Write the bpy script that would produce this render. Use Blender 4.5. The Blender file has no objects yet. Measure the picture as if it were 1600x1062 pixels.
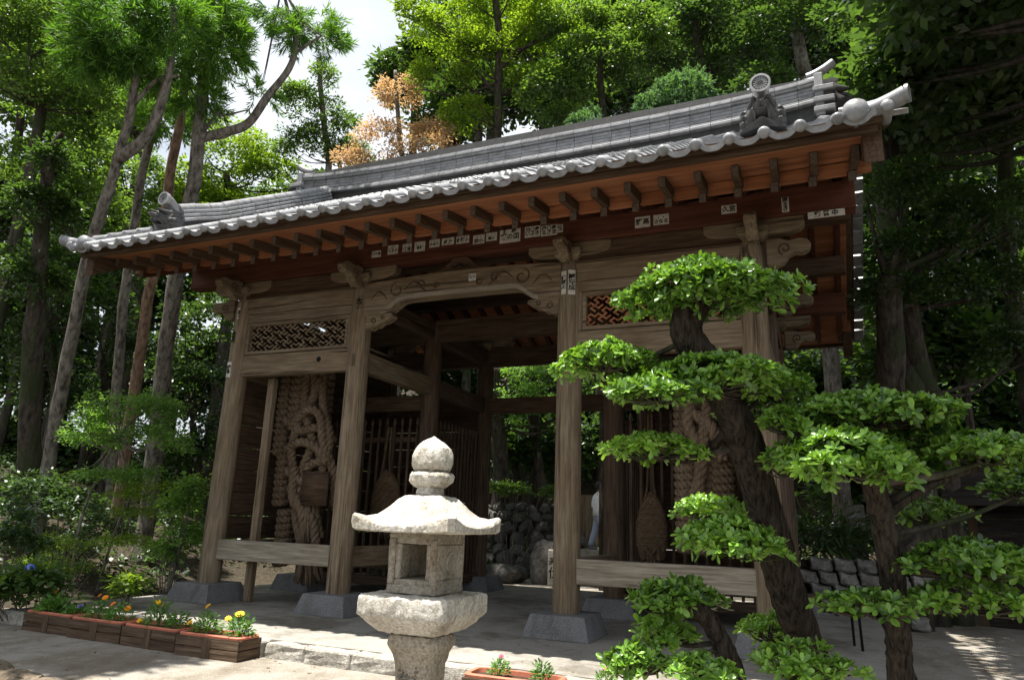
import bpy, bmesh, math, random
import numpy as np
from mathutils import Vector, Matrix, noise as mnoise

random.seed(7)
RNG = np.random.default_rng(11)
PI = math.pi
scene = bpy.context.scene
COL = scene.collection

# ------------------------------------------------------------------ camera
FPX = 1115.57                                   # focal length in pixels of a 1600 px wide picture
CAM = Vector((4.834, -9.135, 1.390))
YAW, PITCH, ROLL = 0.4088, 0.2464, 0.0344
FWD = Vector((-math.sin(YAW)*math.cos(PITCH), math.cos(YAW)*math.cos(PITCH), math.sin(PITCH)))
_r = Vector((math.cos(YAW), math.sin(YAW), 0)); _u = _r.cross(FWD)
RGT = _r*math.cos(ROLL) + _u*math.sin(ROLL)
UPV = _u*math.cos(ROLL) - _r*math.sin(ROLL)
cd = bpy.data.cameras.new('camera'); cam = bpy.data.objects.new('camera', cd); COL.objects.link(cam)
cd.sensor_width = 36.0; cd.lens = FPX/1600*36.0; cd.clip_start = 0.05; cd.clip_end = 2000
M = Matrix((RGT, UPV, -FWD)).transposed().to_4x4(); M.translation = CAM
cam.matrix_world = M
scene.camera = cam

# ------------------------------------------------------------------ light
SUN_DIR = Vector((-0.10, -0.165, 1.0)).normalized()       # towards the sun
world = bpy.data.worlds.new('World'); scene.world = world; world.use_nodes = True
wn = world.node_tree.nodes; wl = world.node_tree.links
bg = wn['Background']; sky = wn.new('ShaderNodeTexSky'); sky.sky_type = 'NISHITA'
sky.sun_disc = False; sky.sun_elevation = math.asin(SUN_DIR.z)
sky.sun_rotation = math.atan2(SUN_DIR.x, SUN_DIR.y); sky.dust_density = 2.5; sky.air_density = 1.0
# thin bright haze and cloud over the blue, the same all round the sky
wt = wn.new('ShaderNodeTexCoord'); wm = wn.new('ShaderNodeMapping'); wm.inputs['Scale'].default_value = (1.6, 1.6, 3.0)
wz = wn.new('ShaderNodeTexNoise'); wz.inputs['Scale'].default_value = 1.7; wz.inputs['Detail'].default_value = 6; wz.inputs['Roughness'].default_value = 0.55
wr = wn.new('ShaderNodeMapRange'); wr.inputs[1].default_value = 0.35; wr.inputs[2].default_value = 0.65; wr.inputs[3].default_value = 0.45; wr.inputs[4].default_value = 0.95
wx = wn.new('ShaderNodeMix'); wx.data_type = 'RGBA'; wx.inputs[7].default_value = (9.0, 9.4, 9.8, 1); wx.clamp_result = False
wl.new(wt.outputs['Generated'], wm.inputs[0]); wl.new(wm.outputs[0], wz.inputs['Vector']); wl.new(wz.outputs['Fac'], wr.inputs[0])
wl.new(wr.outputs[0], wx.inputs[0]); wl.new(sky.outputs[0], wx.inputs[6]); wl.new(wx.outputs[2], bg.inputs[0])
bg.inputs[1].default_value = 0.052
sl = bpy.data.lights.new('sun', 'SUN'); sl.energy = 5.0; sl.angle = math.radians(0.53); sl.color = (1.0, 0.95, 0.87)
sun = bpy.data.objects.new('sun', sl); COL.objects.link(sun)
sun.rotation_euler = SUN_DIR.to_track_quat('Z', 'Y').to_euler()
scene.view_settings.view_transform = 'Standard'; scene.view_settings.look = 'None'
scene.view_settings.exposure = 1.42; scene.view_settings.gamma = 1.0
scene.view_settings.use_curve_mapping = False
scene.render.engine = 'CYCLES'
scene.cycles.max_bounces = 7; scene.cycles.diffuse_bounces = 5; scene.cycles.glossy_bounces = 2
scene.cycles.transmission_bounces = 4; scene.cycles.transparent_max_bounces = 4
scene.cycles.use_denoising = True

def at(px, py, depth):
    "the point that lies `depth` metres in front of the camera at a pixel of the 1600 px photograph"
    return CAM + (FWD + RGT*((px-800)/FPX) - UPV*((py-531)/FPX))*depth
def on(px, py, ax, val):
    d = FWD + RGT*((px-800)/FPX) - UPV*((py-531)/FPX)
    return CAM + d*((val-CAM[ax])/d[ax])
def sstep(a, b, x):
    t = min(1, max(0, (x-a)/(b-a))); return t*t*(3-2*t)

# ------------------------------------------------------------------ materials
def new_mat(name):
    m = bpy.data.materials.new(name); m.use_nodes = True
    nt = m.node_tree; b = nt.nodes['Principled BSDF']
    return m, nt, b
def nd(nt, t, **kw):
    n = nt.nodes.new(t)
    for k, v in kw.items():
        if k in n.inputs: n.inputs[k].default_value = v
        else: setattr(n, k, v)
    return n
def ramp(nt, fac, stops):
    r = nt.nodes.new('ShaderNodeValToRGB'); e = r.color_ramp.elements
    while len(e) < len(stops): e.new(0.5)
    for el, (p, c) in zip(e, stops):
        el.position = p; el.color = (*c, 1) if len(c) == 3 else c
    nt.links.new(fac, r.inputs[0]); return r.outputs[0]
def coords(nt, scale=(1,1,1), rnd=True):
    tc = nd(nt, 'ShaderNodeTexCoord'); mp = nd(nt, 'ShaderNodeMapping'); mp.inputs['Scale'].default_value = scale
    nt.links.new(tc.outputs['Object'], mp.inputs[0])
    if rnd:
        oi = nd(nt, 'ShaderNodeObjectInfo'); mu = nd(nt, 'ShaderNodeMath', operation='MULTIPLY'); mu.inputs[1].default_value = 37.0
        nt.links.new(oi.outputs['Random'], mu.inputs[0])
        cb = nd(nt, 'ShaderNodeCombineXYZ')
        for i in range(3): nt.links.new(mu.outputs[0], cb.inputs[i])
        nt.links.new(cb.outputs[0], mp.inputs['Location'])
    return mp.outputs[0]
def noise(nt, vec, scale, detail=4, rough=0.6):
    n = nd(nt, 'ShaderNodeTexNoise'); n.inputs['Scale'].default_value = scale
    n.inputs['Detail'].default_value = detail; n.inputs['Roughness'].default_value = rough
    nt.links.new(vec, n.inputs['Vector']); return n.outputs['Fac']
def mixc(nt, a, b, fac, mode='MIX'):
    m = nt.nodes.new('ShaderNodeMix'); m.data_type = 'RGBA'; m.blend_type = mode
    if isinstance(fac, (int, float)): m.inputs[0].default_value = fac
    else: nt.links.new(fac, m.inputs[0])
    for s, i in ((a, 6), (b, 7)):
        if isinstance(s, tuple): m.inputs[i].default_value = (*s, 1)
        else: nt.links.new(s, m.inputs[i])
    return m.outputs[2]
def bump(nt, b, h, strength, dist=0.02):
    bp = nd(nt, 'ShaderNodeBump'); bp.inputs['Strength'].default_value = strength; bp.inputs['Distance'].default_value = dist
    nt.links.new(h, bp.inputs['Height']); nt.links.new(bp.outputs[0], b.inputs['Normal'])
def math_(nt, op, a, b):
    m = nd(nt, 'ShaderNodeMath', operation=op)
    for i, s in enumerate((a, b)):
        if isinstance(s, (int, float)): m.inputs[i].default_value = s
        else: nt.links.new(s, m.inputs[i])
    return m.outputs[0]

def wood(name, dark, mid, light, axis, stain=(0.5, 0.45, 0.4), fine=34, rough=0.85, stain_amt=0.55, crack=0.75):
    m, nt, b = new_mat(name)
    sc = [fine]*3; sc[axis] = fine*0.06
    v = coords(nt, sc)
    g = noise(nt, v, 1.0, 6, 0.65)
    c = ramp(nt, g, [(0.30, dark), (0.5, mid), (0.68, light)])
    v2 = coords(nt, [1.3 if i != axis else 0.6 for i in range(3)])
    st = noise(nt, v2, 1.6, 5, 0.6)
    stf = ramp(nt, st, [(0.42, (0, 0, 0)), (0.66, (1, 1, 1))])
    c = mixc(nt, c, stain, math_(nt, 'MULTIPLY', stf, stain_amt), 'MULTIPLY')
    sc3 = [fine*0.45]*3; sc3[axis] = fine*0.012
    ck = noise(nt, coords(nt, sc3), 1.0, 3, 0.5)
    ckf = ramp(nt, ck, [(0.33, (1, 1, 1)), (0.37, (0, 0, 0))])
    c = mixc(nt, c, (0.22, 0.2, 0.18), math_(nt, 'MULTIPLY', ckf, crack), 'MULTIPLY')
    nt.links.new(c, b.inputs['Base Color']); b.inputs['Roughness'].default_value = rough
    b.inputs['Specular IOR Level'].default_value = 0.2
    h = math_(nt, 'SUBTRACT', g, math_(nt, 'MULTIPLY', ckf, 0.8))
    bump(nt, b, h, 0.6, 0.012)
    return m
def stone(name, c1, c2, c3, scale=60, spk=0.5, rough=0.9, bstr=0.6, stain=(0.35, 0.32, 0.25), stain_amt=0.5, bscale=None, bdist=0.01):
    m, nt, b = new_mat(name)
    v = coords(nt)
    n1 = noise(nt, v, scale, 4, 0.75)
    c = ramp(nt, n1, [(0.3, c1), (0.5, c2), (0.7, c3)])
    n2 = noise(nt, v, 3.0, 5, 0.65)
    f = ramp(nt, n2, [(0.45, (0, 0, 0)), (0.7, (1, 1, 1))])
    c = mixc(nt, c, stain, math_(nt, 'MULTIPLY', f, stain_amt), 'MULTIPLY')
    nt.links.new(c, b.inputs['Base Color']); b.inputs['Roughness'].default_value = rough
    b.inputs['Specular IOR Level'].default_value = 0.2
    n3 = noise(nt, v, bscale or scale*0.6, 5, 0.7)
    bump(nt, b, n3, bstr, bdist)
    return m
def weather(m, col, amt, scale=(5, 5, 1.6), lo=.5, hi=.66):
    "run-off streaks and lichen over an existing stone"
    nt = m.node_tree; b = nt.nodes['Principled BSDF']; src = b.inputs['Base Color'].links[0].from_socket
    n = noise(nt, coords(nt, scale), 1.0, 6, 0.7); f = ramp(nt, n, [(lo, (0, 0, 0)), (hi, (1, 1, 1))])
    nt.links.new(mixc(nt, src, col, math_(nt, 'MULTIPLY', f, amt), 'MULTIPLY'), b.inputs['Base Color']); return m
def vary(m, lo, hi):
    "small tone change from piece to piece"
    nt = m.node_tree; b = nt.nodes['Principled BSDF']; src = b.inputs['Base Color'].links[0].from_socket; oi = nd(nt, 'ShaderNodeObjectInfo')
    nt.links.new(mixc(nt, src, ramp(nt, oi.outputs['Random'], [(0, (lo,)*3), (1, (hi,)*3)]), 1.0, 'MULTIPLY'), b.inputs['Base Color']); return m
def plain(name, col, rough=0.7, spec=0.3, var=0.2, scale=8, bstr=0.0):
    m, nt, b = new_mat(name)
    n1 = noise(nt, coords(nt), scale, 4, 0.6)
    lo = tuple(x*(1-var) for x in col); hi = tuple(min(1, x*(1+var)) for x in col)
    nt.links.new(ramp(nt, n1, [(0.35, lo), (0.65, hi)]), b.inputs['Base Color'])
    b.inputs['Roughness'].default_value = rough; b.inputs['Specular IOR Level'].default_value = spec
    if bstr: bump(nt, b, n1, bstr, 0.01)
    return m
def leafmat(name, dark, light, transl=0.35, rough=0.5, tcol=None, spec=0.4):
    m, nt, b = new_mat(name)
    geo = nd(nt, 'ShaderNodeNewGeometry')
    tc = nd(nt, 'ShaderNodeTexCoord')
    n1 = noise(nt, tc.outputs['Object'], 0.55, 3, 0.6)
    f = math_(nt, 'ADD', math_(nt, 'MULTIPLY', geo.outputs['Random Per Island'], 0.55), math_(nt, 'SUBTRACT', n1, 0.28))
    oi = nd(nt, 'ShaderNodeObjectInfo')
    f = math_(nt, 'ADD', f, math_(nt, 'MULTIPLY', math_(nt, 'SUBTRACT', oi.outputs['Random'], 0.5), 0.25))
    c = ramp(nt, f, [(0.1, dark), (0.85, light)])
    nt.links.new(c, b.inputs['Base Color']); b.inputs['Roughness'].default_value = rough
    b.inputs['Specular IOR Level'].default_value = spec
    tr = nd(nt, 'ShaderNodeBsdfTranslucent')
    tint = mixc(nt, c, tcol or (1.0, 1.0, 0.35), 1.0, 'MULTIPLY')
    gain = nt.nodes.new('ShaderNodeMix'); gain.data_type = 'RGBA'; gain.blend_type = 'MULTIPLY'; gain.inputs[0].default_value = 1
    nt.links.new(tint, gain.inputs[6]); gain.inputs[7].default_value = (2.0, 2.0, 2.0, 1); gain.clamp_result = False
    nt.links.new(gain.outputs[2], tr.inputs[0])
    mx = nd(nt, 'ShaderNodeMixShader'); mx.inputs[0].default_value = transl
    nt.links.new(b.outputs[0], mx.inputs[1]); nt.links.new(tr.outputs[0], mx.inputs[2])
    nt.links.new(mx.outputs[0], nt.nodes['Material Output'].inputs[0])
    return m
def bark(name, dark, light, scale=9, stretch=0.25, bstr=0.9, moss=None):
    m, nt, b = new_mat(name)
    v = coords(nt, (scale, scale, scale*stretch), rnd=False)
    n1 = noise(nt, v, 1.0, 7, 0.7)
    c = ramp(nt, n1, [(0.36, dark), (0.62, light)])
    if moss:
        n2 = noise(nt, coords(nt, rnd=False), 1.4, 4, 0.6)
        c = mixc(nt, c, moss, ramp(nt, n2, [(0.5, (0, 0, 0)), (0.62, (0.8, 0.8, 0.8))]))
    nt.links.new(c, b.inputs['Base Color']); b.inputs['Roughness'].default_value = 0.95
    b.inputs['Specular IOR Level'].default_value = 0.1
    bump(nt, b, n1, bstr, 0.04); return m

def WD(nm, *a, **k): return [wood('%s_%s' % (nm, 'xyz'[i]), *a, axis=i, **k) for i in range(3)]
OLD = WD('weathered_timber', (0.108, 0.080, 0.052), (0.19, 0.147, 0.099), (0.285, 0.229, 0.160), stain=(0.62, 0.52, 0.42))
SHADED = WD('shaded_brown_timber', (0.04, 0.026, 0.017), (0.085, 0.058, 0.039), (0.13, 0.095, 0.066), stain=(0.62, 0.52, 0.42))  # inner timber: browner, and darkened to put shade into the colour
PALE = WD('bleached_timber', (0.1394, 0.1148, 0.0861), (0.2542, 0.2214, 0.1722), (0.3772, 0.3362, 0.2706), stain=(0.7, 0.66, 0.58))
BROWN = WD('brown_timber', (0.045, 0.027, 0.0168), (0.09, 0.057, 0.036), (0.138, 0.093, 0.06), stain=(0.6, 0.5, 0.42), crack=0.35)
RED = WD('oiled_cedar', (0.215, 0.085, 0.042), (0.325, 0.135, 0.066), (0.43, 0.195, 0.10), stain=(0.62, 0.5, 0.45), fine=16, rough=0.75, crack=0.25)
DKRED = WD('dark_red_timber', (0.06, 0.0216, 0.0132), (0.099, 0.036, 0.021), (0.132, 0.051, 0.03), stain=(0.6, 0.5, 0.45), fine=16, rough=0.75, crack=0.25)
GREYEND = plain('weathered_end_grain', (0.12, 0.1013, 0.08625), 0.9, 0.1, 0.3, 30)
TILE = stone('smoked_roof_tile', (0.225, 0.23, 0.247), (0.295, 0.30, 0.317), (0.36, 0.365, 0.382), 9, rough=0.38, bstr=0.12, stain=(0.55, 0.55, 0.54), stain_amt=0.6)
TILE.node_tree.nodes['Principled BSDF'].inputs['Specular IOR Level'].default_value = 0.6
TILEDK = stone('dark_ridge_tile', (0.04, 0.04, 0.041), (0.062, 0.062, 0.063), (0.09, 0.09, 0.09), 12, rough=0.5, bstr=0.2, stain=(0.6, 0.62, 0.55))
GRANITE = stone('lantern_granite', (0.26, 0.24, 0.20), (0.50, 0.475, 0.425), (0.66, 0.64, 0.59), 55, bstr=0.8, stain=(0.55, 0.48, 0.38), stain_amt=0.6, bscale=38, bdist=0.014)
GRANITE2 = stone('lichened_shaded_granite', (0.15, 0.13, 0.10), (0.31, 0.28, 0.23), (0.45, 0.41, 0.35), 55, bstr=0.9, stain=(0.5, 0.43, 0.33), stain_amt=0.75, bscale=38, bdist=0.014)  # browner, lichened stone, also darkened for the shade beneath the cap
PLINTH = stone('plinth_granite', (0.08, 0.08, 0.084), (0.152, 0.152, 0.156), (0.232, 0.232, 0.232), 70, bstr=0.4, stain_amt=0.3)
KERB = stone('kerb_stone', (0.2, 0.18, 0.15), (0.36, 0.34, 0.3), (0.5, 0.48, 0.43), 30, bstr=1.0, bscale=18, bdist=0.03)
CONC = stone('platform_concrete', (0.204, 0.1913, 0.17), (0.2635, 0.2507, 0.2253), (0.3145, 0.3017, 0.272), 45, bstr=0.35, stain=(0.62, 0.6, 0.55), stain_amt=0.6)
ROAD = stone('drive_surface', (0.15, 0.136, 0.115), (0.25, 0.23, 0.20), (0.36, 0.335, 0.295), 75, bstr=0.6, stain=(0.62, 0.58, 0.5), stain_amt=0.7)
EARTH = stone('forest_earth', (0.02, 0.016, 0.011), (0.045, 0.036, 0.024), (0.085, 0.068, 0.045), 14, bstr=1.0, stain=(0.5, 0.6, 0.4), bscale=9, bdist=0.06)
ROCK = stone('field_stone', (0.07, 0.067, 0.063), (0.125, 0.12, 0.112), (0.20, 0.192, 0.178), 14, bstr=1.0, stain=(0.6, 0.6, 0.5), bscale=10, bdist=0.03)
STRAW = wood('rice_straw', (0.07, 0.047, 0.028), (0.15, 0.108, 0.072), (0.25, 0.19, 0.13), 2, fine=70, stain=(0.5, 0.42, 0.35), crack=0.4)
STRAWDK = wood('old_rice_straw', (0.056, 0.036, 0.0208), (0.12, 0.08, 0.048), (0.192, 0.136, 0.084), 0, fine=60, crack=0.2)
PAPER = plain('sticker_paper', (0.496, 0.48, 0.44), 0.9, 0.1, 0.18, 20)
INK = plain('black_ink', (0.012, 0.012, 0.012), 0.9, 0.05)
TERRA = plain('terracotta_plastic', (0.42, 0.14, 0.085), 0.6, 0.3, 0.15, 14)
SOIL = stone('potting_soil', (0.03, 0.02, 0.014), (0.06, 0.042, 0.03), (0.11, 0.08, 0.055), 60, bstr=1.0, bdist=0.02)
BOXWOOD = WD('planter_board', (0.04, 0.0256, 0.016), (0.092, 0.0624, 0.04), (0.16, 0.116, 0.08), stain=(0.6, 0.5, 0.45))
weather(GRANITE, (0.36, 0.33, 0.27), 0.6, (6, 6, 2.2)); weather(GRANITE2, (0.4, 0.36, 0.29), 0.7, (6, 6, 2.2)); weather(GRANITE, (0.5, 0.5, 0.46), 0.35, (60, 60, 60), .5, .6)
vary(TILE, .76, 1.0); vary(ROCK, .65, 1.0)
for q in OLD+BROWN+RED+DKRED+PALE: vary(q, .82, 1.0)
weather(CONC, (0.55, 0.53, 0.48), 0.9, (1.1, 1.1, 1), .48, .6); weather(CONC, (0.35, 0.32, 0.28), 0.6, (5, 5, 1), .62, .68); weather(ROAD, (0.6, 0.56, 0.48), 0.8, (1.6, .7, 1), .48, .62)
weather(PLINTH, (0.6, 0.6, 0.55), 0.7, (4, 4, 2)); weather(TILE, (0.6, 0.6, 0.56), 0.8, (3, 3, 3), .5, .62); weather(TILE, (0.62, 0.66, 0.5), 0.6, (11, 11, 11), .6, .66)
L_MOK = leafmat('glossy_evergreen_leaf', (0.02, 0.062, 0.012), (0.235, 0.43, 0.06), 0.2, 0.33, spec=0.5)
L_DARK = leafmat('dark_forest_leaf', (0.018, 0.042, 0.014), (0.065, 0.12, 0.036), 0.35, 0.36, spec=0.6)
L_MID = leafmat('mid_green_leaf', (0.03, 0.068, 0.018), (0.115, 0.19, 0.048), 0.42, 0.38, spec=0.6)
L_YEL = leafmat('yellow_green_leaf', (0.06, 0.12, 0.015), (0.17, 0.25, 0.03), 0.45, 0.55)
L_CON = leafmat('cedar_needle', (0.045, 0.115, 0.02), (0.14, 0.27, 0.04), 0.38, 0.6)
L_BLUE = leafmat('blue_green_conifer', (0.04, 0.10, 0.055), (0.15, 0.27, 0.12), 0.3, 0.65)
L_BRN = leafmat('dead_brown_leaf', (0.25, 0.18, 0.115), (0.47, 0.37, 0.25), 0.3, 0.7, tcol=(1, 0.8, 0.5))
L_MAP = leafmat('maple_leaf', (0.06, 0.14, 0.035), (0.18, 0.31, 0.08), 0.45, 0.55)
L_LIT = plain('fallen_leaf', (0.13, 0.085, 0.045), 0.9, 0.1, 0.4, 20)
B_GREY = bark('grey_bark', (0.05, 0.042, 0.035), (0.26, 0.235, 0.20), 12, 0.35, 1.0)
B_RED = bark('reddish_bark', (0.085, 0.05, 0.032), (0.31, 0.21, 0.15), 12, 0.35, 1.0)
B_DARK = bark('dark_bark', (0.022, 0.018, 0.014), (0.095, 0.08, 0.065), 10, 0.25, moss=(0.035, 0.05, 0.02))
B_MOK = bark('rough_brown_bark', (0.012, 0.010, 0.008), (0.085, 0.068, 0.053), 46, 0.16, 1.0)
MUDSTONE = stone('earthy_edging_stone', (0.08, 0.062, 0.042), (0.15, 0.12, 0.085), (0.24, 0.20, 0.15), 20, bstr=1.0, bscale=12, bdist=0.03)

# ------------------------------------------------------------------ mesh helpers
class MB:
    def __init__(s): s.v = []; s.f = []
    def add(s, vs, fs):
        o = len(s.v); s.v += [tuple(p) for p in vs]; s.f += [tuple(i+o for i in f) for f in fs]; return s
    def hexa(s, p):            # 4 bottom points counter-clockwise, 4 top points
        return s.add(p, [(3,2,1,0),(4,5,6,7),(0,1,5,4),(1,2,6,5),(2,3,7,6),(3,0,4,7)])
    def box(s, x0, x1, y0, y1, z0, z1):
        return s.hexa([(x0,y0,z0),(x1,y0,z0),(x1,y1,z0),(x0,y1,z0),(x0,y0,z1),(x1,y0,z1),(x1,y1,z1),(x0,y1,z1)])
    def prism(s, poly, axis, a, b):     # a closed 2-D outline pushed along an axis
        def P(u, v, w): return (w,u,v) if axis == 0 else ((u,w,v) if axis == 1 else (u,v,w))
        n = len(poly); vs = [P(u,v,a) for u,v in poly]+[P(u,v,b) for u,v in poly]
        fs = [tuple(range(n)), tuple(range(2*n-1, n-1, -1))]+[(i, n+i, n+(i+1)%n, (i+1)%n) for i in range(n)]
        return s.add(vs, fs)
    def tube(s, path, radii, n=10, caps=True, squash=None):
        path = [Vector(p) for p in path]; k = len(path)
        if isinstance(radii, (int, float)): radii = [radii]*k
        ref = Vector((0.31, 0.2, 0.93)); vs = []; prev = None
        for i, p in enumerate(path):
            t = (path[min(i+1, k-1)]-path[max(i-1, 0)])
            if t.length < 1e-9: t = Vector((0, 0, 1))
            t.normalize()
            if prev is None:
                a = t.cross(ref)
                if a.length < 0.05: a = t.cross(Vector((1, 0, 0)))
            else: a = prev - t*prev.dot(t)
            a.normalize(); prev = a; b = t.cross(a)
            for j in range(n):
                th = 2*PI*j/n; vs.append(p + (a*math.cos(th)+b*math.sin(th))*radii[i])
        fs = []
        for i in range(k-1):
            for j in range(n):
                q = (j+1) % n; fs.append((i*n+j, i*n+q, (i+1)*n+q, (i+1)*n+j))
        if caps: fs += [tuple(range(n-1, -1, -1)), tuple((k-1)*n+j for j in range(n))]
        return s.add(vs, fs)
    def lathe(s, prof, c=(0,0,0), n=24, ax='z'):
        vs = []; k = len(prof)
        for r, h in prof:
            for j in range(n):
                th = 2*PI*j/n; x, y = r*math.cos(th), r*math.sin(th)
                vs.append((c[0]+x, c[1]+y, c[2]+h) if ax == 'z' else ((c[0]+h, c[1]+x, c[2]+y) if ax == 'x' else (c[0]+y, c[1]+h, c[2]+x)))
        fs = [(i*n+j, i*n+(j+1)%n, (i+1)*n+(j+1)%n, (i+1)*n+j) for i in range(k-1) for j in range(n)]
        fs += [tuple(range(n-1, -1, -1)), tuple((k-1)*n+j for j in range(n))]
        return s.add(vs, fs)
    def mesh(s, name, mat, smooth=False, bevel=0, sub=0, amp=0, freq=6):
        me = bpy.data.meshes.new(name); me.from_pydata(s.v, [], s.f)
        if bevel or sub or True:
            bm = bmesh.new(); bm.from_mesh(me)
            bmesh.ops.recalc_face_normals(bm, faces=bm.faces)
            if bevel:
                es = [e for e in bm.edges if len(e.link_faces) == 2 and e.calc_face_angle(0) > 0.5]
                bmesh.ops.bevel(bm, geom=es, offset=bevel, segments=1, affect='EDGES', profile=0.5)
            if sub:
                bmesh.ops.subdivide_edges(bm, edges=bm.edges[:], cuts=sub, use_grid_fill=True)
            if amp:
                bm.normal_update()
                for v in bm.verts:
                    q = v.co*freq; d = mnoise.fractal(q, 1.0, 2.0, 3)*amp
                    v.co += v.normal*d + Vector((mnoise.noise(q*1.7), mnoise.noise(q*1.7+Vector((9,0,0))), 0))*amp*0.3
            bm.to_mesh(me); bm.free()
        if smooth:
            me.polygons.foreach_set('use_smooth', [True]*len(me.polygons))
            if smooth != 'all': me.set_sharp_from_angle(angle=math.radians(35))
        me.materials.append(mat); return me
    def build(s, name, mat, parent=None, **kw): return put(name, s.mesh(name, mat, **kw), parent)
def put(name, me, parent=None, loc=None, rot=None, scl=None, mw=None):
    o = bpy.data.objects.new(name, me); COL.objects.link(o)
    if parent is not None: o.parent = parent
    if mw is not None: o.matrix_local = mw
    else:
        if loc is not None: o.location = loc
        if rot is not None: o.rotation_euler = rot
        if scl is not None: o.scale = scl
    return o
def tag(o, label=None, cat=None, group=None, kind=None):
    for k, v in (('label', label), ('category', cat), ('group', group), ('kind', kind)):
        if v: o[k] = v
    return o
def empty(name, label, cat, loc=(0,0,0), rz=0, group=None):
    o = bpy.data.objects.new(name, None); COL.objects.link(o); o.location = loc; o.rotation_euler = (0, 0, rz)
    o.empty_display_size = 0.1
    return tag(o, label, cat, group)
def copy_tree(o, parent=None):
    c = o.copy(); COL.objects.link(c); c.parent = parent
    if parent is not None: c.matrix_parent_inverse = o.matrix_parent_inverse.copy()
    for ch in [k for k in bpy.data.objects if k.parent == o]: copy_tree(ch, c)
    return c
def np_mesh(name, V, F, mat, smooth=False):
    me = bpy.data.meshes.new(name); nv = len(V); nf, k = F.shape
    me.vertices.add(nv); me.vertices.foreach_set('co', np.ascontiguousarray(V, dtype=np.float32).ravel())
    me.loops.add(nf*k); me.loops.foreach_set('vertex_index', np.ascontiguousarray(F, dtype=np.int32).ravel())
    me.polygons.add(nf); me.polygons.foreach_set('loop_start', np.arange(0, nf*k, k, dtype=np.int32))
    me.update(calc_edges=True); me.materials.append(mat)
    if smooth: me.polygons.foreach_set('use_smooth', [True]*nf)
    return me
def smoothpath(pts, n=6):
    P = [Vector(p) for p in pts]; P = [P[0]*2-P[1]]+P+[P[-1]*2-P[-2]]; out = []
    for i in range(1, len(P)-2):
        for k in range(n):
            t = k/n; a, b, c, d = P[i-1], P[i], P[i+1], P[i+2]
            out.append(0.5*((2*b)+(c-a)*t+(2*a-5*b+4*c-d)*t*t+(3*b-a-3*c+d)*t**3))
    out.append(P[-2]); return out
def interp(vals, m):
    return list(np.interp(np.linspace(0, len(vals)-1, m), range(len(vals)), vals))

# ------------------------------------------------------------------ terrain and paving
def H(x, y):
    z = -0.20
    z += 1.25*sstep(-6.0, -11.0, x)*sstep(-5, 0, y) + 2.0*sstep(-10, -22, x)
    far = x + 0.8*y
    z += 13.0*sstep(11.5, 34.0, y)*sstep(0.0, 11.0, far)
    z += 3.0*sstep(9.5, 24.0, x)*sstep(2.0, 12.0, y+0.6*x)
    z += 2.5*sstep(12, 40, y)
    if not (-6.5 < x < 9 and -14 < y < 12.0):
        z += 0.10*mnoise.noise(Vector((x*0.7, y*0.7, 0))) + 0.04*mnoise.noise(Vector((x*2.3, y*2.3, 3)))
    return z
def terrain():
    xs = np.concatenate([np.linspace(-400, -45, 10), np.linspace(-40, 45, 150), np.linspace(50, 400, 10)])
    ys = np.concatenate([np.linspace(-400, -30, 8), np.linspace(-26, 60, 150), np.linspace(70, 500, 10)])
    V = np.array([(x, y, H(x, y)) for y in ys for x in xs]); nx = len(xs); ny = len(ys)
    i = np.arange((ny-1)*(nx-1)); r = i//(nx-1); c = i % (nx-1); a = r*nx+c
    F = np.stack([a, a+1, a+nx+1, a+nx], axis=1)
    tag(put('ground', np_mesh('ground', V, F, EARTH, True)), kind='structure')
terrain()
def sheet(name, poly, z, mat, th=0.03):
    m = MB(); m.prism(poly, 2, z-th, z); return tag(m.build(name, mat), kind='structure')
sheet('road', [(-6.6, -9.5), (-5.2, -4.3), (-3.6, -3.9), (-2.4, -4.2), (-1.4, -4.3), (-1.4, -12), (9, -12), (9, 3.5), (7.6, 9), (5.9, 9),
               (5.6, -2.3), (-5.7, -2.28), (-7.0, -0.6), (-7.6, -2.4)], -0.16, ROAD, 0.06)
sheet('forecourt', [(-7.0, 6.0), (7.5, 6.0), (8.0, 12.0), (7.5, 15), (-9, 15)], -0.19, ROAD, 0.06)
plat = sheet('platform', [(-5.35, -2.24), (5.55, -2.24), (5.55, 6.1), (-5.35, 6.1)], 0.0, CONC, 0.2)
# rough stone edging of the verge by the drive
def rock_mesh(name, r, mat, seed, amp=0.22, sub=2):
    bm = bmesh.new(); bmesh.ops.create_icosphere(bm, subdivisions=sub+1, radius=1)
    off = Vector((seed*7.3, seed*3.1, seed))
    for v in bm.verts:
        d = v.co.normalized(); k = 1+amp*mnoise.fractal(d*1.3+off, 1.0, 2.0, 4)*1.6
        q = d*k; e = 0.86
        v.co = Vector([math.copysign(abs(c)**e, c) for c in q])*1.0
        v.co = Vector((v.co.x*r[0], v.co.y*r[1], v.co.z*r[2]))
    me = bpy.data.meshes.new(name); bm.to_mesh(me); bm.free()
    me.polygons.foreach_set('use_smooth', [True]*len(me.polygons)); me.set_sharp_from_angle(angle=math.radians(38))
    me.materials.append(mat); return me
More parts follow.
